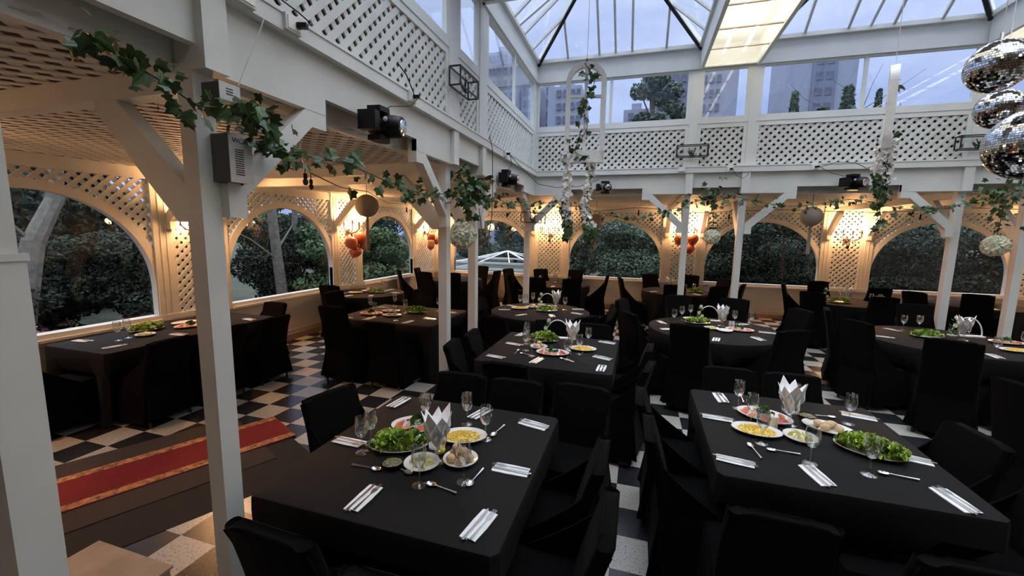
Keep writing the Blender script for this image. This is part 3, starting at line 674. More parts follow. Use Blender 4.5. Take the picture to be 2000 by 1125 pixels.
for bx, by, tx, ty, lb in ((-2.03, 2.30, -1.0, 2.05, 'black covered chair left of the near left table, alone beside the big post'),
        (-1.27, 1.09, -1.24, 2, 'black covered chair touching the big near post, back towards us'), (-0.70, 1.04, -0.72, 2, 'black covered chair whose top just enters the bottom picture edge'),
        (-1.30, 2.97, -1.28, 2, 'black covered chair behind the corn plate side, left one beyond the near left table'), (-0.84, 2.97, -0.84, 2, 'middle chair of three beyond the near left table'),
        (-0.34, 3.02, -0.44, 2, 'right chair of three beyond the near left table'), (-0.12, 2.08, -1, 2.08, 'black chair on the right of the near left table, farther of two with visible seats'),
        (-0.05, 1.60, -1, 1.60, 'black chair on the right of the near left table, nearest to us')):
    chair(SH, bx, by, tx, ty, lb, C1)
for bx, by, tx, ty, lb in ((0.11, 2.50, 1, 2.52, 'chair left of the near right table, nearer one'), (0.06, 3.0, 1, 3.0, 'chair left of the near right table, farther one by the white tiles'),
        (0.62, 1.80, 0.66, 3, 'large black chair back at the bottom in front of the near right table'), (1.22, 1.72, 1.2, 3, 'chair in front of the near right table, only its top edge at the bottom'),
        (0.80, 3.87, 0.80, 3, 'chair behind the near right table, left one behind the tall glasses'), (1.27, 3.87, 1.27, 3, 'chair behind the near right table, behind the napkin goblet'),
        (1.98, 3.02, 1, 2.9, 'chair at the right side of the near right table behind the lettuce'), (2.02, 2.46, 1, 2.46, 'chair at the right side of the near right table, nearer one')):
    chair(SH, bx, by, tx, ty, lb, C2)
for bx, by, tx, ty, lb in ((-1.82, 3.84, -0.8, 3.98, 'chair left of the middle square table, nearer one before the paired posts'), (-1.80, 4.32, -0.8, 4.4, 'chair left of the middle square table, farther one'),
        (-1.06, 3.32, -1.04, 4.3, 'chair in front of the middle square table, left one'), (0.15, 3.72, -0.8, 3.9, 'chair right of the middle square table, nearer one'),
        (0.17, 4.38, -0.8, 4.45, 'chair right of the middle square table, farther one'), (-1.05, 5.26, -1.05, 4.3, 'chair behind the middle square table, left one'), (-0.48, 5.24, -0.5, 4.3, 'chair behind the middle square table, right one')):
    chair(SH, bx, by, tx, ty, lb, C3)
C4 = 'chairs around the middle round table'
for pr, bx, by, lb in ((SH, -2.30, 5.80, 'chair at the front left of the middle round table, beside the right post'), (SH, -1.85, 5.22, 'chair at the front left of the middle round table, nearer the square table'),
        (SH, -0.62, 5.66, 'chair with slanting back at the front right of the middle round table'), (SH, -2.62, 6.62, 'chair left of the middle round table, seat showing'), (SH, -0.30, 6.80, 'chair right of the middle round table')):
    chair(pr, bx, by, -1.47, 6.45, lb, C4)
C5 = 'chairs around the right round table'
for bx, by, lb in ((0.57, 4.82, 'tall chair in front of the right round table, back towards us'), (1.62, 4.95, 'tall chair at the front right of the right round table'), (-0.22, 6.45, 'tall chair left of the right round table, farther one'),
        (-0.10, 5.38, 'tall chair left of the right round table, nearer one'), (0.66, 7.25, 'chair behind the right round table, left one'), (1.50, 7.22, 'chair behind the right round table, right one'), (2.18, 6.50, 'tilted chair at the right of the right round table')):
    chair(TL, bx, by, 1.0, 6.05, lb, C5)
C6 = 'chairs around the table by the disco balls'
for bx, by, lb in ((2.55, 6.75, 'chair left of the table by the disco balls, farther one'), (2.52, 5.85, 'chair left of the table by the disco balls, nearer one'), (2.98, 5.02, 'big dark chair in front of the lettuce on the table by the disco balls'),
        (3.95, 5.05, 'chair at the right picture edge in front of the table by the disco balls'), (4.05, 7.72, 'chair behind the table by the disco balls')):
    chair(TL, bx, by, 3.75, 6.4, lb, C6)
for bx, by, tx, ty, lb in ((2.55, 3.62, 4, 3.9, 'dark chair at the right picture edge, farther one'), (2.75, 3.0, 4, 3.0, 'dark chair at the right picture edge, nearer one')):
    chair(TL, bx, by, tx, ty, lb, 'chairs at the right picture edge')
C7 = 'chairs around the aisle tables'
for pr, bx, by, tx, ty, lb in ((SH, -4.50, 2.92, -6, 2.92, 'chair in front of the long left aisle table, nearest one'), (SH, -4.48, 3.55, -6, 3.55, 'chair in front of the long left aisle table, middle one behind the post'),
        (SH, -4.45, 4.18, -6, 4.18, 'chair in front of the long left aisle table, farthest one'), (SH, -5.35, 5.02, -5.35, 4, 'chair at the far end of the long left aisle table'), (SH, -5.42, 2.12, -5.42, 4, 'chair at the near end of the long left aisle table, behind the column'),
        (TL, -3.72, 4.33, -3.70, 6, 'tall chair in front of the square aisle table, left one'), (SH, -3.02, 4.33, -3.02, 6, 'low chair in front of the square aisle table, right one'), (TL, -4.62, 5.42, -3, 5.42, 'tall chair left of the square aisle table'),
        (TL, -2.18, 5.42, -3, 5.40, 'tall chair between the two middle posts, beside the square aisle table'), (TL, -5.2, 6.0, -5.2, 7.1, 'tall chair in front of the round aisle table by the left wall'), (SH, -4.12, 7.15, -5.2, 7.15, 'low chair right of the round aisle table')):
    chair(pr, bx, by, tx, ty, lb, C7)
C8 = 'chairs around the far tables'
FAR = [(-5.85, 9.25, -4.7, 10.2, 'tall chair with its back to the third left window, left of two'), (-5.72, 9.95, -4.7, 10.2, 'tall chair under the third left window, right of two'), (-4.95, 8.98, -4.7, 10.2, 'tall chair in front of the far left corner table, left one'),
       (-4.25, 9.05, -4.7, 10.2, 'tall chair in front of the far left corner table, right one between the posts'), (-3.45, 10.1, -4.7, 10.2, 'tall chair right of the far left corner table'), (-4.35, 11.38, -4.7, 10.2, 'chair behind the far left corner table'),
       (-3.42, 10.85, -1.85, 10.2, 'tall chair sideways under the corner window, left one'), (-3.0, 9.45, -1.85, 10.2, 'tall chair sideways under the corner window, wider one in front'), (-2.12, 8.85, -1.95, 10.2, 'tall chair right of the corner post, in front of the middle sconce table'),
       (-1.35, 8.95, -1.75, 10.2, 'tall chair in front of the middle sconce table, right one'), (-0.68, 10.3, -1.85, 10.2, 'tall chair sideways right of the middle sconce table'), (-2.58, 11.2, -1.85, 10.2, 'chair behind the middle sconce table, left one'), (-1.62, 11.38, -1.85, 10.2, 'chair behind the middle sconce table, right one'),
       (-0.38, 9.75, 0.85, 10.0, 'tall chair sideways left of the balloon table'), (0.30, 11.1, 0.85, 10.0, 'chair behind the balloon table, left one'), (0.72, 8.75, 0.85, 10.0, 'chair in front of the balloon table, behind the left back post'), (1.28, 11.2, 0.85, 10.0, 'chair behind the balloon table, right one'),
       (1.55, 8.85, 0.85, 10.0, 'chair in front of the balloon table, between the two back posts'), (1.95, 10.6, 0.85, 10.0, 'chair right of the balloon table, behind the right back post'), (2.12, 9.55, 0.85, 10.0, 'chair right of the right back post'),
       (2.98, 10.1, 4.0, 9.75, 'tall chair left of the right sconce table, farther one'), (3.05, 8.72, 4.0, 9.75, 'broad dark chair in front of the right sconce table, left one'), (3.95, 11.05, 4.0, 9.75, 'chair behind the right sconce table against the pier'), (4.02, 8.45, 4.0, 9.75, 'chair in front of the right sconce table, right one'),
       (4.66, 10.0, 4.5, 12.0, 'chair with a small white tag on its back'), (5.0, 9.62, 6.4, 10.3, 'leaning chair left of the rightmost back table'), (5.95, 9.62, 6.4, 10.3, 'chair between the two rightmost posts')]
for bx, by, tx, ty, lb in FAR: chair(TL, bx, by, tx, ty, lb, C8)
TAGC = [o for o in bpy.data.objects if o.get('label', '').startswith('chair with a small white tag')][0]
m = MB(); m.box(-0.07, 0.07, -0.335, -0.30, 0.86, 0.885); m.box(-0.035, 0.035, -0.338, -0.30, 0.895, 0.915); m.build('tag', TAGM, TAGC)

# ------------------------------------------------------------------ tables with floor length black cloths
TOP = 0.765
def table(P, norm, label, legs, group=None):
    """P: perimeter points (x, y); norm: outward unit normals"""
    xs = [p[0] for p in P]; ys = [p[1] for p in P]; cx, cy = (min(xs)+max(xs))/2, (min(ys)+max(ys))/2; n = len(P)
    o = empty('dining_table', (cx, cy, 0), 0, label, 'table', group)
    zs = (TOP, TOP-0.004, TOP-0.014, 0.70, 0.62, 0.52, 0.48, 0.40, 0.30, 0.18, 0.07, 0.015); off = (-0.014, -0.004, 0, 0.003, 0.006, 0.01, 0.012, 0.015, 0.02, 0.026, 0.03, 0.032)
    push = []
    for (x, y), (nx, ny) in zip(P, norm):
        d = 0.0
        while d < 0.42:
            hit = False
            for sx, sy, dx, dy in SEATS:
                px, py = x+nx*(0.03-d)-sx, y+ny*(0.03-d)-sy; f = px*dx+py*dy; s = -px*dy+py*dx
                if -0.28 < f < 0.285 and abs(s) < 0.285: hit = True; break
            if not hit: break
            d += 0.01
        push.append(d)
    for _ in range(2): push = [max(push[i], 0.5*(push[i-1]+push[(i+1) % n])*0.9) for i in range(n)]
    vs = []; per = 0.0
    for k, z in enumerate(zs):
        per = 0.0
        for i, ((x, y), (nx, ny)) in enumerate(zip(P, norm)):
            q = P[(i+1) % n]; per += math.hypot(q[0]-x, q[1]-y)
            a = max(0, (0.70-z))*0.045; fold = a*(math.sin(per*11+cx*7) + 0.6*math.sin(per*23+cy*5))
            g = 0 if z > 0.6 else (0.35 if z > 0.51 else 1.0); e = off[k] + (fold if z < 0.7 else 0)*(0.3 if push[i] > 0 else 1) - push[i]*g
            vs.append((x+nx*e-cx, y+ny*e-cy, z))
    m = MB(); m.add(vs, [tuple(range(n))] + [(k*n+j, (k+1)*n+j, (k+1)*n+(j+1) % n, k*n+(j+1) % n) for k in range(len(zs)-1) for j in range(n)])
    m.build('tablecloth', CLOTH, o, True)
    b = MB(); b.add([(x-nx*0.03-cx, y-ny*0.03-cy, z) for z in (TOP-0.035, TOP-0.012) for (x, y), (nx, ny) in zip(P, norm)], [tuple(range(n))[::-1], tuple(range(n, 2*n))] + [(j, (j+1) % n, n+(j+1) % n, n+j) for j in range(n)])
    b.build('tabletop', WOODM, o)
    for lx, ly in legs: MB().tube([(lx, ly, TOP-0.03), (lx, ly, 0)], 0.022, 8).build('leg', LEGM, o)
    return o
def square(x0, x1, y0, y1, label, step=0.035):
    P = []; Nn = []; r = 0.03
    for (ax, ay), (bx, by), nn in (((x0+r, y0), (x1-r, y0), (0, -1)), ((x1, y0+r), (x1, y1-r), (1, 0)), ((x1-r, y1), (x0+r, y1), (0, 1)), ((x0, y1-r), (x0, y0+r), (-1, 0))):
        k = max(2, int(math.hypot(bx-ax, by-ay)/step))
        for i in range(k+1): P.append((ax+(bx-ax)*i/k, ay+(by-ay)*i/k)); Nn.append(nn)
    hx, hy = (x1-x0)/2-0.32, (y1-y0)/2-0.32
    if hx < 0.1: hx = (x1-x0)/2-0.12
    return table(P, Nn, label, [(-hx, -hy), (hx, -hy), (hx, hy), (-hx, hy)])
def round_(cx, cy, r, label, group=None):
    n = 120; Nn = [(math.cos(2*PI*i/n), math.sin(2*PI*i/n)) for i in range(n)]
    return table([(cx+r*a, cy+r*b) for a, b in Nn], Nn, label, [(0.2, 0.2), (-0.2, 0.2), (0.2, -0.2), (-0.2, -0.2)], group)
square(-1.70, -0.455, 1.365, 2.665, 'square table under a black cloth, nearest at lower left')
square(0.46, 1.665, 2.265, 3.56, 'square table under a black cloth with a white candle, nearest at lower right')
square(-1.50, -0.165, 3.66, 4.93, 'square black table in the middle, behind the near left one')
round_(-1.47, 6.44, 0.79, 'round black table in the middle, behind the middle square one')
round_(1.02, 6.05, 0.83, 'round black table in front of the two back posts')
round_(3.75, 6.42, 0.86, 'round black table below the disco balls')
square(-5.88, -4.92, 2.60, 4.60, 'long black table under the nearest left window')
square(-4.12, -2.55, 4.80, 6.06, 'square black table in the left aisle behind the paired posts')
round_(-5.2, 7.12, 0.70, 'round black table against the left wall under the coral balloons')
round_(-4.7, 10.2, 0.72, 'round black table in the far left corner')
round_(-1.85, 10.2, 0.74, 'round black table before the middle sconce, right of the corner post')
round_(0.85, 10.0, 0.74, 'round black table before the balloons on the back wall')
round_(4.0, 9.75, 0.74, 'round black table before the bright right sconce')
round_(6.4, 10.3, 0.74, 'round black table behind the rightmost post')
# ------------------------------------------------------------------ tableware
T = {1: 'the near left square table', 2: 'the near right square table', 3: 'the middle square table', 4: 'the middle round table', 5: 'the right round table', 6: 'the table by the disco balls',
     7: 'the long left aisle table', 8: 'the square aisle table', 9: 'the round aisle table', 10: 'the far left corner table', 11: 'the middle sconce table', 12: 'the balloon table', 13: 'the right sconce table', 14: 'the rightmost back table'}
Z0 = TOP+0.0005
def mk_napkin():
    m = MB(); r = random.Random(2)
    a = [(-.042, -.098), (-.004, -.1), (-.002, .088), (-.012, .098), (-.036, .094), (-.041, .02)]; b = [(-.010, -.094), (.034, -.1), (.041, -.01), (.042, .086), (.0, .090)]
    F = FR((0, 0, 0), (1, 0, 0), (0, 1, 0), (0, 0, 1)); m.prism(a, F, 0, 0.004); m.prism(b, F, 0.004, 0.007)
    o = m.build('napkin', NAPK); tag(o, 'napkin', 'napkin'); return o
def mk_knife():
    m = MB(); F = FR((0, 0, 0), (1, 0, 0), (0, 1, 0), (0, 0, 1))
    m.prism([(-.004, -.005), (.007, -.005), (.0085, .05), (.007, .085), (.001, .1), (-.004, .095)], F, 0.0085, 0.0105); o = m.build('knife', STEEL); tag(o, 'knife', 'knife')
    h = MB(); h.prism([(-.006, -.11), (-.004, -.116), (.006, -.116), (.008, -.11), (.005, -.04), (.006, -.005), (-.003, -.005), (-.003, -.04)], F, 0.0075, 0.0125); h.build('handle', STEEL, o, False); return o
def mk_fork():
    m = MB(); F = FR((0, 0, 0), (1, 0, 0), (0, 1, 0), (0, 0, 1))
    m.prism([(-.007, -.095), (.007, -.095), (.005, -.04), (.003, .02), (.0115, .045), (.0125, .062), (-.0125, .062), (-.0115, .045), (-.003, .02), (-.005, -.04)], F, 0.0085, 0.011)
    for x in (-.0105, -.0045, .0015, .0075): m.prism([(x, .062), (x+.003, .062), (x+.0024, .105), (x+.0006, .105)], F, 0.009, 0.011)
    o = m.build('fork', STEEL); tag(o, 'fork', 'fork'); return o
def mk_spoon():
    m = MB(); k = 12; rings = []
    for j in range(4):
        f = (0.0, .55, .85, 1.0)[j]; z = (0.002, 0.004, 0.008, 0.012)[j]; rings.append([(0.018*f*math.cos(2*PI*i/k), 0.072+0.028*f*math.sin(2*PI*i/k), z) for i in range(k)])
    vs = [p for r in rings for p in r]; fs = [(j*k+i, j*k+(i+1) % k, (j+1)*k+(i+1) % k, (j+1)*k+i) for j in range(3) for i in range(k)]
    m.add(vs, fs); o = m.build('spoon', STEEL, None, True); tag(o, 'spoon', 'spoon')
    h = MB(); F = FR((0, 0, 0), (1, 0, 0), (0, 1, 0), (0, 0, 1)); h.tube([(0, .046, .010), (0, .02, .009), (0, -.03, .007), (0, -.075, .005)], [.004, .0035, .005, .0075], 8); h.build('handle', STEEL, o, True); return o
NAP, KNI, FOR, SPO = Proto(mk_napkin), Proto(mk_knife), Proto(mk_fork), Proto(mk_spoon)
rr = random.Random(4)
def setting(t, hx, hy, tx, ty, where, fork_side=1, cut=True):
    a = math.atan2(ty-hy, tx-hx)-PI/2; cx, cy = (hx+tx)/2, (hy+ty)/2; sx, sy = math.cos(a), math.sin(a)
    NAP((cx, cy, Z0), a, 'folded white napkin under cutlery, %s, %s' % (where, T[t]), 'napkins with cutlery')
    if cut:
        KNI((cx-0.014*fork_side*sx, cy-0.014*fork_side*sy, Z0), a+rr.uniform(-.05, .05), 'knife on the napkin, %s, %s' % (where, T[t]), 'table knives')
        FOR((cx+0.017*fork_side*sx, cy+0.017*fork_side*sy, Z0), a+rr.uniform(-.05, .05), 'fork on the napkin, %s, %s' % (where, T[t]), 'forks')
for t, L in {1: [(-1.157, 1.403, -1.163, 1.631, 'front left side'), (-.601, 1.403, -.568, 1.628, 'front right corner'), (-.478, 1.954, -.688, 1.949, 'right side, nearer one'), (-.488, 2.473, -.706, 2.521, 'right side, farther one'), (-1.616, 2.438, -1.601, 2.62, 'back left corner'), (-1.005, 2.46, -.959, 2.63, 'back middle'), (-1.66, 1.925, -1.47, 1.927, 'left side')],
             2: [(.676, 3.315, .654, 3.51, 'back left corner'), (.49, 3.011, .673, 2.997, 'left side, farther one'), (.485, 2.441, .67, 2.417, 'left side, nearer one'), (.982, 2.32, .931, 2.515, 'front middle'), (1.531, 2.3, 1.494, 2.475, 'front right corner'), (1.63, 2.764, 1.44, 2.81, 'right side beside the lettuce'), (1.62, 3.35, 1.45, 3.383, 'back right corner')],
             3: [(-1.417, 3.848, -1.22, 3.817, 'front left corner'), (-1.376, 4.372, -1.18, 4.333, 'left side'), (-.918, 3.745, -.879, 3.95, 'front middle'), (-.277, 3.719, -.272, 3.93, 'front right corner'), (-.20, 4.13, -.394, 4.205, 'right side, nearer one'), (-.20, 4.78, -.392, 4.83, 'right side, farther one'), (-1.348, 4.73, -1.314, 4.9, 'back left corner')],
             4: [(-2.12, 6.288, -1.949, 6.36, 'left side'), (-1.72, 5.92, -1.61, 6.10, 'front left'), (-1.17, 6.02, -1.25, 6.2, 'front right'), (-.80, 6.414, -.956, 6.478, 'right side'), (-.83, 6.86, -1.011, 6.80, 'back right'), (-2.12, 6.763, -1.95, 6.69, 'back left')],
             5: [(.33, 6.32, .41, 6.13, 'back left'), (.35, 5.76, .50, 5.82, 'front left'), (.933, 5.313, .975, 5.511, 'front'), (1.50, 5.56, 1.42, 5.73, 'front right'), (1.76, 6.05, 1.57, 6.08, 'right side'), (1.533, 6.569, 1.396, 6.479, 'back right')],
             6: [(3.35, 6.98, 3.48, 6.83, 'back left'), (2.98, 6.36, 3.16, 6.33, 'left side'), (3.75, 5.62, 3.76, 5.8, 'front')],
             7: [(-5.81, 2.818, -5.61, 2.856, 'wall side'), (-5.15, 2.702, -5.137, 2.916, 'near end'), (-5.0, 3.40, -5.17, 3.38, 'front middle'), (-5.0, 4.3, -5.17, 4.32, 'far end')],
             8: [(-4.042, 4.86, -3.85, 4.87, 'front left corner'), (-3.613, 4.861, -3.601, 5.036, 'front middle'), (-2.994, 4.85, -2.969, 5.03, 'front right'), (-2.72, 5.224, -2.9, 5.25, 'right side'), (-3.354, 5.97, -3.37, 5.80, 'back middle'), (-4.019, 5.763, -3.86, 5.80, 'left side'), (-2.66, 5.78, -2.84, 5.80, 'back right')],
             9: [(-5.66, 6.77, -5.51, 6.84, 'left side'), (-5.253, 6.48, -5.247, 6.68, 'front'), (-4.826, 6.67, -4.92, 6.83, 'front right'), (-4.60, 7.3, -4.77, 7.28, 'right side'), (-5.0, 7.70, -5.06, 7.53, 'back')],
             10: [(-4.55, 9.56, -4.56, 9.76, 'front'), (-4.06, 10.0, -4.24, 10.05, 'right side')], 11: [(-1.9, 9.52, -1.9, 9.72, 'front'), (-1.3, 9.9, -1.48, 9.97, 'right side')],
             12: [(.3, 9.62, .44, 9.74, 'left side'), (.85, 9.34, .85, 9.54, 'front'), (1.3, 9.52, 1.18, 9.66, 'right side')], 13: [(3.42, 9.5, 3.6, 9.56, 'left side'), (4.5, 9.3, 4.38, 9.45, 'right side')], 14: [(6.3, 9.68, 6.32, 9.88, 'front'), (6.0, 9.78, 6.1, 9.94, 'front left')]}.items():
    for a in L: setting(t, *a[:4], a[4], 1, t < 10)
for t, L in {1: [(-1.409, 1.727, -1.224, 1.728, 'left of the dark salsa dish'), (-1.233, 1.801, -1.045, 1.745, 'across the dark salsa dish'), (-.746, 1.673, -.933, 1.704, 'in front of the lemon plate'), (-.721, 1.912, -.733, 1.762, 'right of the bread rolls'), (-.771, 2.413, -.792, 2.283, 'behind the rightmost wine glass'), (-1.43, 2.194, -1.45, 2.06, 'behind the lettuce plate')],
             2: [(.811, 3.352, .823, 3.5, 'at the back left glasses'), (.725, 2.489, .694, 2.66, 'in front of the corn plate'), (.961, 2.626, .786, 2.626, 'in front of the lemon plate'), (1.454, 2.53, 1.297, 2.545, 'in front of the lettuce plate'), (1.16, 3.264, 1.378, 3.277, 'behind the bread rolls')],
             3: [(-1.166, 3.96, -1.165, 4.12, 'upright at the left'), (-.936, 3.967, -1.113, 4.018, 'in front of the bread plate'), (-.524, 3.905, -.692, 3.99, 'in front of the tomato plate'), (-.516, 4.2, -.49, 4.35, 'right of the corn plate'), (-.60, 4.10, -.65, 4.30, 'between tomato and corn plates')]}.items():
    for hx, hy, tx, ty, wh in L:
        a = math.atan2(ty-hy, tx-hx)-PI/2; SPO(((hx+tx)/2, (hy+ty)/2, Z0), a, 'steel spoon %s on %s' % (wh, T[t]), 'spoons')

def mk_glass(bowl_tint=GLASS):
    def fn():
        o = empty('wine_glass', cat='wine glass')
        MB().lathe([(.036, 0), (.036, .002), (.02, .005), (.006, .01), (.004, .014)], 20).build('foot', GLASS, o, True)
        MB().lathe([(.004, .012), (.0035, .05), (.0045, .085), (.008, .094)], 12).build('stem', GLASS, o, True)
        m = MB(); pr = [(.006, .092), (.022, .103), (.034, .128), (.0375, .155), (.036, .18), (.0315, .212), (.0302, .2125), (.0345, .18), (.036, .155), (.0325, .130), (.02, .106), (.004, .096)]
        m.lathe(pr, 24).build('bowl', GLASS, o, True); return o
    return fn
WG = Proto(mk_glass())
for t, L in {1: [(-1.253, 2.27, 'behind the tomato plate'), (-1.007, 2.363, 'behind the corn plate, left one'), (-.822, 2.219, 'right of the corn plate'), (-1.424, 1.853, 'left of the lettuce plate, taller one'), (-1.43, 1.945, 'touching the lettuce plate'), (-.969, 1.683, 'in front of the lemon plate'), (-.772, 1.776, 'in front of the bread rolls')],
             2: [(.75, 3.235, 'at the back left, farther one'), (.775, 2.98, 'left of the tomato plate'), (.772, 2.71, 'in front of the corn plate'), (.969, 2.544, 'at the front middle'), (1.12, 3.30, 'right of the napkin goblet'), (1.413, 3.203, 'at the back right corner'), (1.227, 2.515, 'in front of the lettuce')],
             3: [(-1.097, 4.155, 'left of the bread plate'), (-1.20, 4.60, 'left of the lettuce, farther one'), (-.623, 3.992, 'in front of the goblet'), (-.536, 4.215, 'before the corn plate'), (-.484, 4.56, 'right of the napkin goblet'), (-.985, 3.98, 'in front of the tomato plate'), (-1.16, 4.42, 'left of the lettuce, nearer one')],
             4: [(-1.866, 6.649, 'at the left'), (-1.732, 7.0, 'at the back left'), (-1.113, 6.70, 'right of the napkin goblet'), (-1.812, 6.80, 'behind the corn plate')], 5: [(.53, 6.2, 'at the left, nearest'), (.66, 6.52, 'at the left, middle of three'), (.80, 6.72, 'at the left, farthest'), (1.346, 6.42, 'right of the napkin goblet'), (1.56, 6.42, 'at the right')],
             6: [(3.55, 6.95, 'at the back left'), (3.75, 7.0, 'before the white post'), (3.78, 5.74, 'at the front'), (4.32, 6.2, 'at the right')], 7: [(-5.395, 2.98, 'left one'), (-5.425, 3.09, 'second one'), (-5.52, 4.2, 'at the far end')],
             8: [(-3.95, 5.45, 'at the left'), (-3.625, 5.106, 'at the front'), (-3.8, 5.9, 'at the back left'), (-3.197, 4.97, 'at the front right'), (-3.361, 5.50, 'beside the lettuce'), (-2.98, 5.85, 'at the back right')], 9: [(-5.6, 7.1, 'at the wall'), (-5.5, 7.35, 'at the wall, farther one'), (-5.0, 7.45, 'at the back'), (-5.2, 7.62, 'at the back, farther one')],
             10: [(-4.6, 9.9, 'at the front')], 11: [(-2.3, 10.0, 'at the left'), (-1.6, 10.1, 'before the lettuce')], 12: [(1.0, 9.62, 'at the front'), (1.2, 9.78, 'before the lettuce'), (1.43, 9.82, 'at the right'), (.95, 9.9, 'in the middle')], 13: [(4.3, 9.5, 'at the right'), (3.75, 9.35, 'at the front')], 14: [(6.55, 9.8, 'at the front'), (6.7, 10.0, 'in the middle')]}.items():
    for x, y, wh in L: WG((x, y, Z0), rr.uniform(0, 6), 'stemmed wine glass %s on %s' % (wh, T[t]), 'wine glasses')

def mk_goblet():
    o = empty('glass_goblet', cat='goblet')
    MB().lathe([(.048, 0), (.048, .003), (.02, .01), (.009, .02), (.008, .05), (.016, .058), (.008, .066), (.02, .075)], 20).build('foot', GLASS, o, True)
    MB().lathe([(.018, .073), (.045, .09), (.055, .125), (.058, .17), (.062, .195), (.060, .195), (.056, .17), (.053, .127), (.043, .093), (.016, .078)], 24).build('bowl', GLASS, o, True); return o
GOB = Proto(mk_goblet)
def mk_fold():
    m = MB(); P = [(0.0, .012, .082), (.026, .026, .125), (.062, .060, .20), (.032, .082, .25), (0.004, .105, .30), (-.036, .084, .245), (-.060, .060, .195), (-.026, .027, .125)]
    mid = (0.0, .050, .19); k = len(P)
    for s, q in ((0, 0.0), (1, -.004)):
        vs = [(x, y+q, z) for x, y, z in P] + [(mid[0], mid[1]+q-.012, mid[2])]; m.add(vs, [(i, (i+1) % k, k) if s == 0 else ((i+1) % k, i, k) for i in range(k)])
    m.add([(x, y, z) for x, y, z in P] + [(x, y-.004, z) for x, y, z in P], [(i, (i+1) % k, (i+1) % k+k, i+k) for i in range(k)])
    o = m.build('napkin', NAPK); tag(o, 'napkin', 'napkin'); return o
FOLD = Proto(mk_fold)
for t, x, y, s in ((1, -.985, 1.905, 1.0), (2, 1.02, 3.06, 1.0), (3, -.65, 4.47, 1.0), (4, -1.285, 6.82, 1.0), (5, 1.165, 6.30, 1.0), (6, 3.94, 6.50, 1.05), (11, -2.02, 10.5, 1.0), (12, .72, 10.25, 1.0), (13, 4.0, 9.72, 1.0)):
    GOB((x, y, Z0), 0, 'glass goblet holding fanned white napkins on ' + T[t], 'napkin goblets', (s, s, s))
    for k in range(7):
        FOLD((x, y, Z0+0.004*(k % 2)), k*2*PI/7+0.3+t, 'pointed white napkin fanned out in the goblet on ' + T[t], 'napkins fanned in the goblet on ' + T[t], (s*(0.85+0.1*(k % 2)), s*0.8, s*(0.93+0.05*(k % 3))))

# plates and food
def mk_plate(a, b):
    def fn():
        m = MB(); m.lathe([(.55, 0), (.62, .004), (.8, .012), (1.0, .022), (.99, .025), (.8, .016), (.62, .009), (.02, .007)], 40); m.v = [(x*a, y*b, z) for x, y, z in m.v]
        o = m.build('plate', CHINA, None, True); tag(o, 'plate', 'plate'); return o
    return fn
OV, MO, SM = Proto(mk_plate(.172, .118)), Proto(mk_plate(.145, .10)), Proto(mk_plate(.095, .095))
def plate(pr, x, y, a, t, what): return pr((x, y, Z0), a, 'white %splate of %s on %s' % ('oval ' if pr is not SM else 'small ', what, T[t]), 'plates')
def greens(x, y, a, A, B, t, n, seed, hgt=0.05, small=False, lab='lettuce'):
    r = random.Random(seed); m = MB()
    for i in range(n):
        q = r.random()**0.5; th = r.uniform(0, 2*PI); px, py = A*q*math.cos(th), B*q*math.sin(th); base = hgt*(1-q*q)*0.8
        L = r.uniform(.026, .046)*(.62 if small else 1); out = Vector((px/A, py/B, 0)); az = th+r.uniform(-.9, .9); tilt = r.uniform(.15, 1.0)
        R_ = Matrix.Translation((px, py, 0.014+base)) @ Matrix.Rotation(az, 4, 'Z') @ Matrix.Rotation(-tilt, 4, 'Y'); k = 12; vs = [(0, 0, 0)]
        for ring in (0.5, 0.82, 1.0):
            for j in range(k):
                an = -2.2+4.4*j/(k-1); ru = (0.007*math.sin(j*2.4+seed+i) + r.uniform(-.004, .004))*ring*2; vs.append((L*ring*(0.6+math.cos(an)*0.9*0.8), L*ring*math.sin(an), ru+0.012*ring))
        fs = [(0, 1+j, 2+j) for j in range(k-1)] + [(1+g*k+j, 1+(g+1)*k+j, 2+(g+1)*k+j, 2+g*k+j) for g in (0, 1) for j in range(k-1)]
        m.mi = 1 if r.random() < (0.9 if small else 0.16) else 0; m.add([R_ @ Vector(v) for v in vs], fs)
    o = m.build('lettuce' if lab == 'lettuce' else 'herbs', [LETT, LETT2], None, True, (x, y, Z0)); o.rotation_euler[2] = a
    tag(o, ('heap of ruffled green lettuce leaves on the plate on ' if lab == 'lettuce' else 'dark chopped herb sprigs on the salad plate on ')+T[t], 'lettuce' if lab == 'lettuce' else 'herbs', None, 'stuff')
def corn(x, y, a, A, B, t, seed):
    r = random.Random(seed); m = MB()
    m.lathe([(1, .010), (.8, .022), (.45, .03), (.02, .033)], 24); m.v = [(vx*A, vy*B, z) for vx, vy, z in m.v]
    for i in range(260):
        q = r.random()**.5; th = r.uniform(0, 6.283); px, py = A*q*math.cos(th), B*q*math.sin(th); pz = .012+.022*(1-q*q)+r.uniform(0, .005); s = r.uniform(.0035, .0055)
        m.ball((px, py, pz), s, 5, 3)
    o = m.build('sweetcorn', CORN, None, True, (x, y, Z0)); o.rotation_euler[2] = a; tag(o, 'yellow sweetcorn kernels heaped on the oval plate on '+T[t], 'sweetcorn', None, 'stuff')
def mk_tom():
    m = MB(); m.lathe([(.0, 0), (.026, .0005), (.028, .004), (.026, .0075), (.0, .008)], 16); o = m.build('tomato_slice', TOMM, None, True); tag(o, 't', 'tomato slice'); return o
TOMS = Proto(mk_tom)
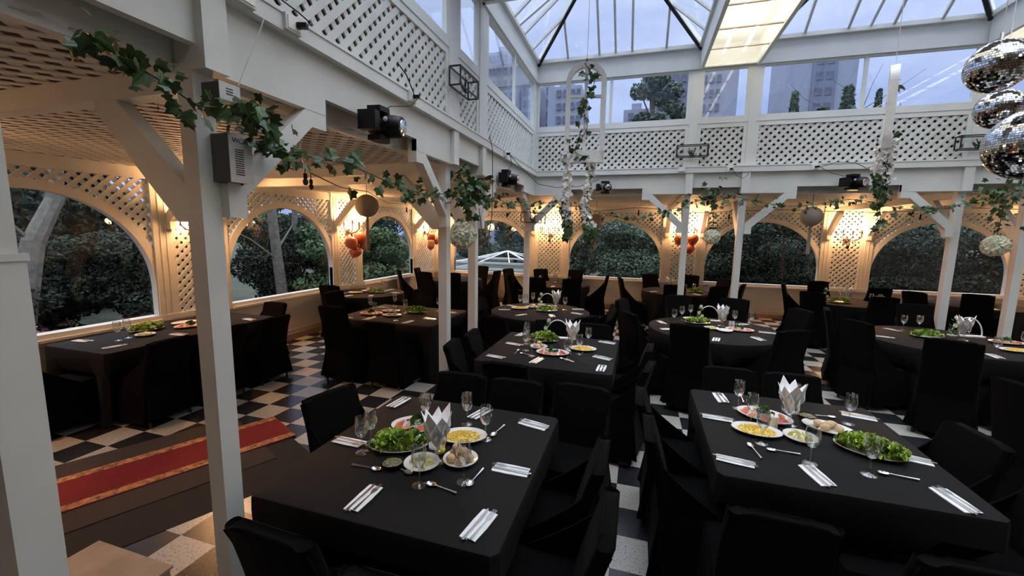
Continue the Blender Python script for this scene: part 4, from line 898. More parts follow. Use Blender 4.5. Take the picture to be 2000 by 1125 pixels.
def tomato_plate(x, y, a, t, seed, pr=OV, A=.125, B=.08):
    r = random.Random(seed); ca, sa = math.cos(a), math.sin(a); plate(pr, x, y, a, t, 'tomato and cabbage salad')
    for k in range(9):
        th = 2*PI*k/9; px, py = A*math.cos(th), B*math.sin(th)
        o = TOMS((x+px*ca-py*sa, y+px*sa+py*ca, Z0+.017), th, 'red tomato slice around the salad plate on '+T[t], 'tomato slices on '+T[t]); o.rotation_euler = (r.uniform(-.3, .3), 0.35, th+a)
    m = MB()
    for i in range(70):
        q = r.random()**.5; th = r.uniform(0, 6.283); p = Vector((A*.62*q*math.cos(th), B*.62*q*math.sin(th), .016+.026*(1-q*q))); d = Vector((r.uniform(-1, 1), r.uniform(-1, 1), r.uniform(-.3, .35)))*.022
        m.tube([p-d, p+Vector((0, 0, .006)), p+d], .0022, 4)
    o = m.build('shredded_cabbage', ONION, None, True, (x, y, Z0)); o.rotation_euler[2] = a; tag(o, 'pale shredded cabbage in the middle of the salad plate on '+T[t], 'cabbage', None, 'stuff')
    greens(x, y, a, A*.30, B*.34, t, 12, seed+5, 0.05, True, 'herbs')
def mk_roll():
    m = MB(); m.ball((0, 0, .024), .026, 14, 9, (1.0, 1.0, .9)); o = m.build('bread_roll', ROLLM, None, True); tag(o, 'r', 'bread roll'); return o
ROLL = Proto(mk_roll)
def rolls(x, y, t, L, lab='round bread roll heaped on the plate on '):
    for dx, dy, dz, s in L: ROLL((x+dx, y+dy, Z0+.010+dz), dx*90, lab+T[t], 'bread rolls on '+T[t], s)
def mk_wedge():
    m = MB(); n = 8; A_ = [(.03*math.cos(PI*i/n), 0, .03*math.sin(PI*i/n)) for i in range(n+1)]
    vs = [(x, 0.009*(1-abs(x)/.034), z) for x, y, z in A_] + [(x, -.009*(1-abs(x)/.034), z) for x, y, z in A_]; k = n+1
    m.add(vs, [tuple(range(k)), tuple(range(k, 2*k))[::-1], (0, k, 2*k-1, k-1)] + [(i+1, i, i+k, i+k+1) for i in range(n)]); o = m.build('lemon_wedge', CHEESE); tag(o, 'l', 'lemon wedge'); return o
WED = Proto(mk_wedge)
def lemons(x, y, t, n=6):
    plate(SM, x, y, 0, t, 'lemon wedges')
    for k in range(n):
        a = 2*PI*k/n; o = WED((x+.042*math.cos(a), y+.042*math.sin(a), Z0+.010), a+.6, 'pale yellow lemon wedge on the small plate on '+T[t], 'lemon wedges on '+T[t]); 
def dark_dish(x, y, t):
    o = MB().lathe([(.03, 0), (.05, .012), (.058, .03), (.055, .03), (.046, .014), (.0, .006)], 20).build('sauce_dish', BLKP, None, True, (x, y, Z0)); tag(o, 'small dark dish of green salsa on '+T[t], 'dish')
    m = MB(); m.lathe([(.052, .022), (.03, .028), (0, .029)], 18); r = random.Random(3)
    for i in range(40): th = r.uniform(0, 6.28); q = r.uniform(0, .042); m.ball((q*math.cos(th), q*math.sin(th), .028), .005, 5, 3)
    m.build('salsa', SAUCE, o, True)['kind'] = 'stuff'
# near left table
plate(OV, -1.27, 1.985, 0.35, 1, 'lettuce'); greens(-1.27, 1.985, 0.35, .135, .085, 1, 90, 1, .035)
tomato_plate(-1.285, 2.235, 0.35, 1, 3); plate(MO, -.955, 2.185, 0.35, 1, 'sweetcorn'); corn(-.955, 2.185, 0.35, .105, .07, 1, 2)
lemons(-1.045, 1.845, 1); plate(SM, -.865, 1.945, 0, 1, 'bread rolls')
rolls(-.865, 1.945, 1, [(-.04, -.04, 0, (1, 1, 1)), (.02, -.05, 0, (1, 1, 1)), (.05, .0, 0, (1.05, 1.05, 1)), (-.045, .02, 0, (1, 1, 1)), (.0, .045, 0, (1.1, 1.1, 1)), (0, -.005, .03, (1.05, 1.05, 1)), (-.03, .02, .034, (1, 1, 1))])
dark_dish(-1.185, 1.785, 1)
o = MB().ball((0, 0, .026), .026, 14, 9, (1.15, 1, 1)).build('lemon', mat('whole_lemon', (.66, .70, .08), .4, var=.1), None, True, (-.935, 1.86-.02, Z0)); tag(o, 'whole yellow lemon at the foot of the napkin goblet', 'lemon')
o.location = (-1.005, 1.98, Z0)
# near right table
plate(OV, 1.355, 2.80, -0.35, 2, 'lettuce'); greens(1.355, 2.80, -0.35, .145, .095, 2, 105, 7, .05)
plate(MO, .78, 2.86, -.1, 2, 'sweetcorn'); corn(.78, 2.86, -.1, .108, .072, 2, 5); tomato_plate(.89, 3.125, -.45, 2, 8); lemons(1.02, 2.85, 2, 7)
plate(MO, 1.24, 3.05, -.45, 2, 'bread rolls'); rolls(1.24, 3.05, 2, [(-.055, .02, 0, (1.35, .9, .9)), (.0, .01, 0, (1.4, .9, .9)), (.05, -.03, 0, (1.35, .9, .9)), (-.03, -.03, 0, (1.35, .9, .9)), (.03, .035, .0, (1.3, .9, .9))], 'long bread roll on the oval plate on ')
dark_dish(1.17, 3.20, 2)
o = MB().lathe([(.026, 0), (.027, .004), (.027, .088), (.022, .092), (.01, .086), (0, .085)], 20).build('candle', WAX, None, True, (.895, 2.95, Z0)); tag(o, 'thick white candle between the corn and tomato plates on the near right table', 'candle')
MB().tube([(0, 0, .084), (.001, 0, .1), (.004, .002, .112)], .0022, 6).build('wick', BLKP, o)
# middle square table
plate(OV, -1.0, 4.62, .1, 3, 'lettuce'); greens(-1.0, 4.62, .1, .145, .10, 3, 80, 12, .07); tomato_plate(-.80, 4.13, .1, 3, 14); plate(MO, -.52, 4.385, .1, 3, 'sweetcorn'); corn(-.52, 4.385, .1, .108, .07, 3, 15)
plate(SM, -.985, 4.30, 0, 3, 'bread pieces'); rolls(-.985, 4.30, 3, [(-.04, 0, 0, (1.1, .9, .8)), (.03, .02, 0, (1.1, .9, .8)), (.0, -.04, 0, (1, 1, .8)), (0, .01, .03, (1.1, .9, .8))], 'torn bread piece on the small plate on ')
# round tables and aisle tables
plate(MO, -1.83, 6.50, .3, 4, 'sweetcorn'); corn(-1.83, 6.50, .3, .105, .07, 4, 21); plate(OV, -1.37, 6.47, .2, 4, 'lettuce'); greens(-1.37, 6.47, .2, .14, .09, 4, 50, 22); plate(SM, -1.66, 6.70, 0, 4, 'bread pieces'); rolls(-1.66, 6.70, 4, [(-.04, 0, 0, (1.1, .9, .8)), (.03, .02, 0, (1.1, .9, .8)), (0, -.03, .02, (1.1, .9, .8))], 'torn bread piece on the small plate on ')
o = MB().lathe([(.03, 0), (.05, .01), (.062, .055), (.058, .055), (.046, .014), (0, .01)], 20).build('bowl', CHINA, None, True, (-1.53, 6.78, Z0)); tag(o, 'white bowl between bread and lettuce on the middle round table', 'bowl')
plate(OV, .86, 6.36, .1, 5, 'lettuce'); greens(.86, 6.36, .1, .14, .09, 5, 45, 31); tomato_plate(1.34, 6.06, -.15, 5, 33); lemons(.99, 6.02, 5, 5); plate(MO, .83, 6.62, .1, 5, 'sweetcorn'); corn(.83, 6.62, .1, .105, .07, 5, 35)
plate(SM, 1.14, 5.93, 0, 5, 'reddish sauce')
def mk_shaker():
    o = MB().lathe([(.016, 0), (.018, .05), (.014, .056), (.016, .058), (.013, .072), (0, .074)], 14).build('salt_shaker', CHINA, None, True); tag(o, 's', 'shaker'); return o
SHK = Proto(mk_shaker)
for x, y, wh in ((1.275, 6.33, 'left one'), (1.315, 6.335, 'right one')): SHK((x, y, Z0), 0, 'white shaker beside the napkin goblet on the right round table, '+wh, 'salt and pepper shakers')
plate(OV, 3.60, 6.55, .1, 6, 'lettuce'); greens(3.60, 6.55, .1, .14, .09, 6, 55, 41, .06); plate(MO, 4.15, 6.05, .1, 6, 'sweetcorn'); corn(4.15, 6.05, .1, .105, .07, 6, 42); tomato_plate(4.36, 6.50, .1, 6, 43)
plate(OV, -5.62, 3.40, 1.5, 7, 'lettuce'); greens(-5.62, 3.40, 1.5, .15, .10, 7, 60, 51, .05); lemons(-5.36, 3.22, 7, 5); tomato_plate(-5.36, 3.72, 1.4, 7, 53); plate(MO, -5.60, 3.82, 1.3, 7, 'bread pieces')
plate(OV, -3.24, 5.60, .2, 8, 'lettuce'); greens(-3.24, 5.60, .2, .15, .10, 8, 55, 61, .06); tomato_plate(-3.77, 5.22, .2, 8, 62); plate(MO, -3.42, 5.22, .2, 8, 'bread pieces'); rolls(-3.42, 5.22, 8, [(-.05, 0, 0, (1.3, 1, .8)), (.03, .02, 0, (1.3, 1, .8)), (.02, -.03, 0, (1.3, 1, .8))], 'bread piece on the oval plate on '); plate(MO, -3.62, 5.50, .2, 8, 'flat bread')
rolls(-3.62, 5.50, 8, [(-.05, 0, 0, (1.3, 1, .8)), (.03, .02, 0, (1.3, 1, .8))], 'bread piece on the farther oval plate on ')
plate(MO, -5.36, 6.92, .4, 9, 'sweetcorn'); corn(-5.36, 6.92, .4, .105, .07, 9, 71); plate(OV, -5.02, 7.16, .4, 9, 'lettuce'); greens(-5.02, 7.16, .4, .15, .1, 9, 45, 72); plate(MO, -5.27, 7.22, .4, 9, 'flat bread'); rolls(-5.27, 7.22, 9, [(-.05, 0, 0, (1.3, 1, .9)), (.03, .02, 0, (1.3, 1, .9)), (0, 0, .03, (1.3, 1, .9))], 'bread piece on the oval plate on ')
for t, x, y in ((10, -4.75, 10.05), (11, -1.74, 10.3), (12, 1.25, 9.95), (13, 3.80, 9.5), (14, 6.35, 10.05)): plate(OV, x, y, .2, t, 'lettuce'); greens(x, y, .2, .15, .1, t, 40, 80+t, .07)

# flower centrepieces with a white hoop
def mk_hoop():
    o = empty('flower_centrepiece', cat='flower arrangement'); r = random.Random(12)
    MB().tube([(.0+.135*math.cos(PI*i/16), 0, .01+.19*math.sin(PI*i/16)) for i in range(17)], .006, 8).build('hoop', PETAL, o, True)
    MB().box(-.15, .15, -.03, .03, 0, .012).build('base', PETAL, o)
    m = MB()
    for i in range(46):
        z = r.uniform(.0, .17); c = Vector((-.12+.03*r.uniform(-1, 1)+.05*max(0, z-.1), r.uniform(-.03, .03), z)); a = _sp(r).normalized(); b = a.cross(_sp(r)).normalized(); s = r.uniform(.015, .03)
        m.add([c-b*s*.5, c+a*s, c+b*s*.5, c-a*s*.6], [(0, 1, 2, 3)])
    m.build('foliage', LETT2, o)
    f = MB()
    for c in ((-.10, .01, .19), (-.13, -.03, .11), (-.09, -.035, .07), (-.12, .03, .05)): 
        for k in range(6): a = k*PI/3; f.ball((c[0]+.012*math.cos(a), c[1]+.006*math.sin(a), c[2]+.012*math.sin(a)), .010, 6, 4)
    f.build('blossom', PETALC, o, True); return o
HOOP = Proto(mk_hoop)
for t, x, y, s in ((3, -.875, 4.80, 1.1), (4, -1.46, 6.93, 1.1), (5, 1.04, 6.62, 1.1), (6, 4.15, 6.80, 1.25), (13, 3.8, 9.85, 1.2)): HOOP((x, y, Z0), .1, 'white hoop with flowers and greenery standing on '+T[t], 'flower hoops', (s, s, s))

# ------------------------------------------------------------------ wall sconces with balloons
def mk_sconce():
    o = empty('wall_sconce', cat='sconce')
    MB().lathe([(.05, -.0), (.055, .012), (.03, .022), (0, .025)], 18).xf(Matrix.Rotation(PI/2, 4, 'X') @ Matrix.Scale(1.0, 4)).build('backplate', IRON, o, True)
    MB().tube([(0, -.02, 0), (0, -.08, -.05), (0, -.12, -.13), (0, -.10, -.19), (0, -.07, -.17)], [.014, .016, .03, .026, .006], 8).build('stem', IRON, o, True)
    for k, a in enumerate((-84, -44, 0, 44, 84)):
        s, c = math.sin(math.radians(a)), -math.cos(math.radians(a)); rr_ = .25 if abs(a) > 10 else .2; up = .03*(k % 2)
        P = [(0, -.08, -.05), (s*rr_*.35, -.08+c*rr_*.25, -.02), (s*rr_*.7, -.08+c*rr_*.6, .0), (s*rr_, -.08+c*rr_, .06), (s*rr_, -.08+c*rr_, .14+up)]
        ar = MB().tube(P, [.009, .008, .008, .008, .01], 7); ar.tube([(s*rr_*.5, -.08+c*rr_*.5, -.01), (s*rr_*.62, -.08+c*rr_*.62, -.07), (s*rr_*.45, -.08+c*rr_*.45, -.09), (s*rr_*.36, -.08+c*rr_*.36, -.05)], .006, 6)
        ao = ar.build('arm', IRON, o, True)
        q = (s*rr_, -.08+c*rr_, .14+up); MB().lathe([(.012, 0), (.032, .008), (.034, .014), (.016, .018), (.014, .07), (0, .072)], 12, q).build('candle_cup', IRON, ao, True)
        MB().lathe([(.008, .07), (.026, .10), (.028, .125), (.014, .165), (.001, .19)], 12, q).build('bulb', BULBM, ao, True)
    l = bpy.data.lights.new('sconce_light', 'POINT'); l.energy = BULB; l.color = (1.0, 0.45, 0.18); l.shadow_soft_size = 0.14
    lo = bpy.data.objects.new('sconce_light', l); COL.objects.link(lo); lo.parent = o; lo.location = (0, -.26, .26); return o
SCO = Proto(mk_sconce)
for x, y, rz, lb in ((-5.96, 1.05, PI/2, 'wall sconce on the pier left of the nearest window, behind the near column'), (-5.96, 4.30, PI/2, 'glowing wall sconce half hidden by the big near post'), (-5.96, 7.52, PI/2, 'glowing wall sconce above the balloons on the left wall'), (-5.96, 10.85, PI/2, 'glowing wall sconce in the far left corner'),
                     (-2.40, 11.56, 0, 'glowing wall sconce right of the corner post, without balloons'), (1.13, 11.56, 0, 'glowing wall sconce behind the left back post with balloons'), (4.60, 11.56, 0, 'bright wall sconce with bare dark iron arms, right side of the back wall'), (8.1, 11.56, 0, 'wall sconce at the right end of the back wall')):
    SCO((x, y, 1.98), rz, lb, 'wall sconces')
def mk_balloon(m_, nm):
    def fn():
        b = MB().lathe([(.004, -.135), (.03, -.115), (.085, -.06), (.115, .0), (.108, .06), (.07, .105), (.02, .125), (.001, .127)], 20).build('balloon', m_, None, True); tag(b, nm, 'balloon')
        MB().lathe([(.012, -.15), (.005, -.136)], 8).build('knot', m_, b); return b
    return fn
BC, BP_ = Proto(mk_balloon(CORAL, 'c')), Proto(mk_balloon(PEACH, 'p'))
def balloons(L, where):
    for pr, x, y, z, s, w_ in L:
        o = pr((x, y, z), 0, '%s balloon %s %s' % ('dark coral' if pr is BC else 'pale peach', w_, where), 'balloons '+where, (s, s, s)); o.rotation_euler = (rr.uniform(-.6, .6), rr.uniform(-.6, .6), rr.uniform(0, 6))
balloons([(BC, -5.72, 7.33, 1.74, 1.15, 'at the left'), (BC, -5.74, 7.45, 1.55, 1.1, 'at the bottom'), (BC, -5.70, 7.58, 1.84, 1.15, 'at the upper right'), (BP_, -5.68, 7.70, 1.68, .95, 'at the right'), (BC, -5.8, 7.53, 1.68, 1.0, 'at the centre')], 'under the left wall sconce')
balloons([(BC, -5.72, 10.78, 1.86, 1.0, 'at the upper left'), (BP_, -5.68, 10.72, 1.68, .9, 'at the lower left'), (BC, -5.70, 11.02, 1.76, 1.05, 'at the right'), (BC, -5.78, 10.88, 1.58, .9, 'at the bottom')], 'in the far left corner')
balloons([(BC, .97, 11.34, 1.90, 1.2, 'at the left'), (BC, 1.28, 11.34, 1.92, 1.2, 'at the right'), (BC, 1.22, 11.36, 1.68, 1.1, 'at the bottom'), (BP_, 1.10, 11.42, 1.78, .9, 'in the middle')], 'under the back sconce')

# ------------------------------------------------------------------ stage lights, boxes, brackets, outlets, cables
def mk_mover():
    o = empty('stage_light', cat='stage light')     # wall at x=0; base, then yoke along +y, head pointing into the hall
    MB().box(.01, .14, -.165, -.095, -.065, .065).build('base', BLKP, o); MB().tube([(.08, -.095, 0), (.08, -.06, 0)], .055, 16).build('turntable', BLKP, o, True)
    for s in (-1, 1): MB().prism([(.03, -.07), (.03, .03), (.05, .08), (.09, .10), (.13, .08), (.15, .03), (.13, -.07)], FR((0, 0, s*.10), (1, 0, 0), (0, 1, 0), (0, 0, 1)), -.018, .018).build('yoke_arm', BLKP, o)
    M2 = Matrix.Translation((.10, .045, 0)) @ Matrix.Rotation(PI/2+.1, 4, 'Y')
    h = MB(); h.lathe([(.03, -.12), (.065, -.105), (.08, -.05), (.082, .05), (.075, .14), (.068, .148), (.058, .15)], 24); h.xf(M2).build('head', BLKP, o, True)
    MB().lathe([(.060, .142), (.056, .154), (.02, .162), (0, .163)], 20).xf(M2).build('lens', MIRROR, o, True)
    MB().ball((.15, -.035, .03), .018, 10, 6, (1, .25, 1)).build('badge', TAGM, o, True); return o
MOV = Proto(mk_mover)
for x, y, z, rz, s, lb in ((-1.945, 2.72, 2.77, .12, 1.0, 'black moving stage light on the left fascia, largest and nearest'), (-1.945, 5.75, 2.77, .1, 1.0, 'black moving stage light near the corner of the left fascia'),
                           (-.66, 7.79, 2.84, -PI/2+.2, .9, 'black stage light behind the hanging white flowers'), (3.02, 7.79, 2.86, -PI/2+.5, 1.0, 'black stage light on the back fascia right of the paired posts')):
    MOV((x, y, z), rz, lb, 'moving stage lights', (s, s, s))
o = empty('metal_box', (-2.06, 1.555, 2.225), 0, 'grey ventilated metal box with lettering on the big near post', 'electrical box')
MB().box(0, .175, 0, .115, 0, .225).build('casing', DGREY, o); MB().box(.175, .179, -.004, .119, -.003, .228).build('front_cover', GREYM, o)
for k in range(12): MB().box(.1785, .1805, .025, .07, .035+.0105*k, .0395+.0105*k).build('vent_slot', BLKP, o)
for c, sx in (('WGR.', .033),):
    f = bpy.data.curves.new('lettering', 'FONT'); f.body = c; f.size = .034; f.extrude = .0006; f.align_x = 'CENTER'; fo = bpy.data.objects.new('lettering', f); COL.objects.link(fo); fo.parent = o; fo.location = (.1796, .058, .185); fo.rotation_euler = (PI/2, 0, PI/2); f.materials.append(DGREY); bpy.context.view_layer.update(); tm = bpy.data.meshes.new_from_object(fo); q_ = bpy.data.objects.new('lettering', tm); COL.objects.link(q_); q_.parent = o; q_.location = fo.location; q_.rotation_euler = fo.rotation_euler; bpy.data.objects.remove(fo); q_.name = 'lettering'
MB().tube([(.17, .06, 0), (.17, .06, -.012)], .006, 8).build('screw', BLKP, o)
o = empty('metal_box', (-2.04, 1.53, 2.60), 0, 'small grey metal box above the lettered box on the near post', 'electrical box')
MB().box(0, .15, 0, .10, 0, .075).build('casing', DGREY, o); MB().box(.15, .154, -.003, .103, -.002, .077).build('front_cover', GREYM, o)
for k in range(3): MB().box(.1535, .1555, .03, .065, .025+.012*k, .029+.012*k).build('vent_slot', BLKP, o)
o = MB().tube([(-1.88, 1.62, 2.68), (-1.875, 1.68, 2.82), (-1.87, 1.76, 3.0), (-1.87, 1.78, 3.05)], .003, 6).build('cable', GREYM); tag(o, 'thin pale cable rising from the small grey box to the ledge', 'cable')
def mk_frame():
    o = empty('hanging_bracket', cat='bracket'); m = MB(); W, H, D = .24, .09, .12
    for z in (-H, H):
        for y in (0, -D): m.beam((-W, y, z), (W, y, z), .014, .014)
        for x in (-W, W): m.beam((x, 0, z), (x, -D, z), .014, .014)
    for x in (-W, W):
        for y in (0, -D): m.beam((x, y, -H), (x, y, H), .014, .014)
    m.build('frame', BLKI, o); q = MB(); r = random.Random(3)
    for i in range(14): q.tube([(r.uniform(-.05, .05), -.06, -H), (r.uniform(-.07, .07), -.06+r.uniform(-.04, .04), r.uniform(-.05, .06))], .006, 5)
    q.build('wire_spikes', BLKI, o); return o
BRK = Proto(mk_frame)
BRK((-1.925, 4.29, 3.57), PI/2, 'black wire bracket frame on the left clerestory post'); BRK((.76, 7.76, 3.41), 0, 'black wire bracket frame across the back upright by the narrow window'); BRK((4.50, 7.76, 3.38), 0, 'black wire bracket frame beside the disco balls')
BRK((-1.98, 7.72, 2.30), .9, 'dark wire bracket frame low on the corner post')
def mk_outlet():
    o = MB().box(0, .022, -.055, .055, -.042, .042).build('socket_outlet', WHITE); tag(o, 'o', 'outlet'); MB().box(.022, .027, -.043, .043, -.032, .032).build('face_plate', CHINA, o); return o
OUT = Proto(mk_outlet)
for x, y, z, rz, lb in ((-1.885, 1.68, 3.11, 0, 'white socket outlet on the ledge at the top left'), (-1.885, 1.97, 3.11, 0, 'white socket outlet with a black plug on the left ledge'), (-1.885, 3.22, 3.11, 0, 'white socket outlet above the largest stage light'), (-1.885, 5.75, 3.11, 0, 'white socket outlet near the corner of the left ledge'),
                        (1.36, 7.725, 3.10, -PI/2, 'white socket outlet with a plug above the paired back posts'), (.62, 7.725, 3.12, -PI/2, 'plain white socket outlet on the back ledge, left one'), (2.55, 7.725, 3.10, -PI/2, 'white socket outlet on the back ledge by the stage light')):
    OUT((x, y, z), rz, lb, 'socket outlets')
def plug(x, y, z, dx, dy, path, lab):
    o = MB().beam((x, y, z), (x+dx*.05, y+dy*.05, z), .03, .026).build('power_plug', BLKP); tag(o, lab, 'plug'); MB().tube(path, .004, 6).build('cord', BLKP, o, True)
plug(-1.858, 1.99, 3.11, 1, .3, [(-1.81, 2.005, 3.11), (-1.83, 2.06, 3.15), (-1.885, 2.03, 3.2), (-1.95, 1.98, 3.25)], 'black plug with cord in the left ledge outlet')
plug(-1.858, 3.22, 3.11, 1, .2, [(-1.81, 3.23, 3.11), (-1.82, 3.1, 3.0), (-1.84, 2.85, 2.93), (-1.88, 2.72, 2.84)], 'black plug feeding the largest stage light')
plug(-1.858, 5.75, 3.11, 1, .2, [(-1.81, 5.76, 3.11), (-1.82, 5.9, 2.98), (-1.86, 5.82, 2.9), (-1.9, 5.75, 2.84)], 'black plug feeding the stage light by the corner')
plug(1.36, 7.70, 3.10, .3, -1, [(1.38, 7.65, 3.1), (1.45, 7.66, 2.99), (1.55, 7.68, 2.95), (1.62, 7.69, 3.0), (1.63, 7.7, 3.06)], 'black plug with a drooping cord above the back posts')
plug(2.55, 7.70, 3.10, .6, -1, [(2.58, 7.65, 3.1), (2.75, 7.66, 3.0), (2.95, 7.7, 2.95)], 'black plug by the back stage light')
for P, lb in (([(-1.87, 3.0, 3.3), (-1.85, 3.1, 3.24), (-1.84, 3.18, 3.14), (-1.84, 3.2, 3.12)], 'black cord coming out of the left lattice'), ([(-1.86, 5.05, 3.2), (-1.84, 5.12, 3.05), (-1.84, 5.14, 2.6), (-1.85, 5.14, 2.2), (-1.86, 5.08, 1.98), (-1.86, 4.95, 1.92), (-1.88, 4.86, 2.05), (-1.92, 4.87, 2.3)], 'black cable hanging in a loop right of the paired posts'),
              ([(-1.83, 5.85, 3.1), (-1.8, 6.4, 3.0), (-1.74, 7.2, 2.86), (-1.5, 7.6, 2.84), (-1.1, 7.7, 2.86), (-.75, 7.72, 2.98)], 'black cable drooping across the corner below the ledge'), ([(2.62, 7.69, 3.1), (2.8, 7.66, 3.16), (3.05, 7.66, 3.14), (3.2, 7.68, 3.06), (3.35, 7.68, 3.1)], 'thin black cord curling over the back stage light')):
    o = MB().tube(P, .005, 6).build('cable', BLKP, None, True); tag(o, lb, 'cable')
# string lights in the aisles
def string(P, lab, bulbs):
    o = MB().tube(P, .006, 6).build('string_light_cable', BLKP, None, True); tag(o, lab, 'cable')
    for q in bulbs: SB(q, 0, 'unlit bulb hanging from '+lab, 'unlit string light bulbs')
def mk_sb():
    o = MB().lathe([(.004, 0), (.004, -.05), (.016, -.055), (.018, -.09), (.012, -.1)], 10).build('hanging_bulb', BLKP, None, True); tag(o, 'b', 'bulb'); MB().ball((0, 0, -.125), .024, 10, 8, (1, 1, 1.2)).build('glass', DIMB, o, True); return o
SB = Proto(mk_sb)
string([(-2.2, 2.3, 2.60), (-2.75, 2.95, 2.54), (-3.15, 3.45, 2.56), (-3.5, 4.3, 2.52), (-3.77, 5.2, 2.56), (-4.3, 6.5, 2.50), (-4.67, 7.75, 2.56), (-5.2, 9.2, 2.52), (-5.9, 10.3, 2.6)], 'the black light string in the left aisle', [(-3.15, 3.45, 2.55), (-4.67, 7.75, 2.55), (-2.75, 2.95, 2.53)])
string([(-5.5, 9.8, 2.6), (-3.5, 9.4, 2.5), (-1.0, 9.6, 2.52), (-.05, 9.5, 2.6), (1.2, 9.7, 2.5), (2.64, 9.6, 2.56), (4.3, 9.6, 2.5), (5.6, 9.7, 2.6), (8, 9.6, 2.5)], 'the black light string in the back aisle', [(-.05, 9.5, 2.59), (1.75, 9.65, 2.52), (4.95, 9.65, 2.53)])
def mk_lantern():
    o = MB().ball((0, 0, 0), .165, 20, 14, (1, 1, .98)).build('paper_lantern', PAPER, None, True); tag(o, 'l', 'lantern'); m = MB()
    for k in range(9): a = k*.7; m.tube([(.01*math.cos(a), .01*math.sin(a), -.16), (.025*math.cos(a), .025*math.sin(a), -.62)], .008, 5)
    m.build('tassel', PAPER, o); MB().tube([(0, 0, .16), (0, 0, .44)], .004, 6).build('hook', BLKP, o); return o
LAN = Proto(mk_lantern)
for x, y, z, lb in ((-3.78, 5.2, 2.36, 'grey paper ball lantern with a tassel in the left aisle'), (2.70, 8.1, 2.36, 'grey paper ball lantern with a tassel right of the back posts'), (-.95, 9.55, 2.30, 'paper lantern half hidden behind the white hanging flowers')): LAN((x, y, z), 0, lb, 'paper lanterns')

# ------------------------------------------------------------------ ivy garlands, pompoms, hanging window frames
LEAF = [(0, 0), (.2, -.14), (.48, -.05), (.40, .22), (.50, .52), (.22, .58), (0, 1.0)]
def leaf(m, p, d, nrm, s):
    d = Vector(d).normalized(); n_ = Vector(nrm); x = d.cross(n_)
    if x.length < .05: x = d.cross(Vector((.3, .7, .2)))
    x.normalize(); n_ = x.cross(d)
    for sg in (1, -1):
        vs = [Vector(p) + x*(sg*a*s) + d*(b*s) + n_*(-abs(a)*s*.35 - b*b*s*.12) for a, b in LEAF]; k = len(vs); m.add(vs, [tuple(range(k)) if sg > 0 else tuple(range(k))[::-1]])
def smooth(P, k=6):
    P = [Vector(p) for p in P]; out = []
    for i in range(len(P)-1):
        a, b, c, d = P[max(0, i-1)], P[i], P[i+1], P[min(len(P)-1, i+2)]
        for j in range(k):
            t = j/k; out.append(.5*((2*b)+(c-a)*t+(2*a-5*b+4*c-d)*t*t+(3*b-a-3*c+d)*t**3))
    return out+[P[-1]]
def garland(P, n, size, lab, seed, spread=.05, droop=.7, name='ivy_garland', extra=()):
    r = random.Random(seed); S_ = smooth(P); o = MB().tube(S_, .0045, 5).build(name, IVYS); tag(o, lab, 'ivy')
    m = MB(); pts = [S_[int(r.random()*(len(S_)-1))] for _ in range(n)]
    for c, rad, q in extra: pts += [Vector(c)+Vector((r.gauss(0, rad), r.gauss(0, rad*.6), r.gauss(0, rad))) for _ in range(q)]
    for p in pts:
        j = Vector((r.gauss(0, spread), r.gauss(0, spread), r.gauss(0, spread))); d = Vector((r.uniform(-1, 1), r.uniform(-1, 1), -droop*2*r.random()+.2)); nn = Vector((r.uniform(-.6, 1.2), r.uniform(-1.2, .4), r.uniform(-.2, 1)))
        leaf(m, p+j, d, nn, size*r.uniform(.65, 1.25))
    lo = m.build('leaves', IVY, o); lo['kind'] = 'stuff'; return o
garland([(-1.86, 1.06, 2.635), (-1.85, 1.11, 2.615), (-1.84, 1.18, 2.595), (-1.84, 1.27, 2.565), (-1.83, 1.38, 2.52), (-1.81, 1.48, 2.535), (-1.78, 1.60, 2.53)], 74, .058, 'ivy garland at the top left leading to the grey boxes', 1, .035)
garland([(-1.78, 1.60, 2.53), (-1.80, 1.70, 2.475), (-1.83, 1.80, 2.41), (-1.85, 2.0, 2.42), (-1.86, 2.36, 2.43), (-1.87, 2.82, 2.38), (-1.88, 3.38, 2.34), (-1.88, 3.95, 2.40), (-1.88, 4.3, 2.50)], 135, .072, 'ivy garland swagged across the first left bay', 2, .05, extra=(((-1.79, 1.58, 2.545), .03, 12),))
garland([(-1.86, 4.28, 2.62), (-1.84, 4.46, 2.55), (-1.86, 4.42, 2.35), (-1.86, 4.40, 2.12)], 34, .10, 'ivy cluster hanging between the two middle posts', 3, .06, extra=(((-1.86, 4.42, 2.55), .12, 40),))
garland([(-1.87, 4.55, 2.5), (-1.88, 4.95, 2.42), (-1.9, 5.5, 2.48), (-1.9, 6.1, 2.42), (-1.92, 6.9, 2.46), (-1.9, 7.6, 2.5)], 75, .075, 'ivy garland from the middle posts to the corner', 4, .06)
garland([(-1.9, 7.62, 2.50), (-1.6, 7.66, 2.58), (-1.2, 7.66, 2.52), (-.9, 7.66, 2.46), (-.45, 7.66, 2.33), (-.1, 7.66, 2.28), (.4, 7.66, 2.42), (.8, 7.66, 2.56), (1.17, 7.66, 2.68)], 95, .075, 'ivy garland along the back row from the corner', 5, .055)
garland([(1.0, 7.66, 2.62), (1.17, 7.66, 2.72), (1.45, 7.66, 2.66), (1.9, 7.66, 2.55), (2.36, 7.66, 2.50), (2.77, 7.66, 2.56), (3.05, 7.66, 2.60), (3.3, 7.66, 2.56), (3.7, 7.66, 2.46), (4.1, 7.66, 2.46), (4.4, 7.66, 2.53), (4.7, 7.66, 2.62)], 125, .075, 'ivy garland along the back row right of the paired posts', 6, .05, extra=(((1.15, 7.66, 2.68), .12, 24),))
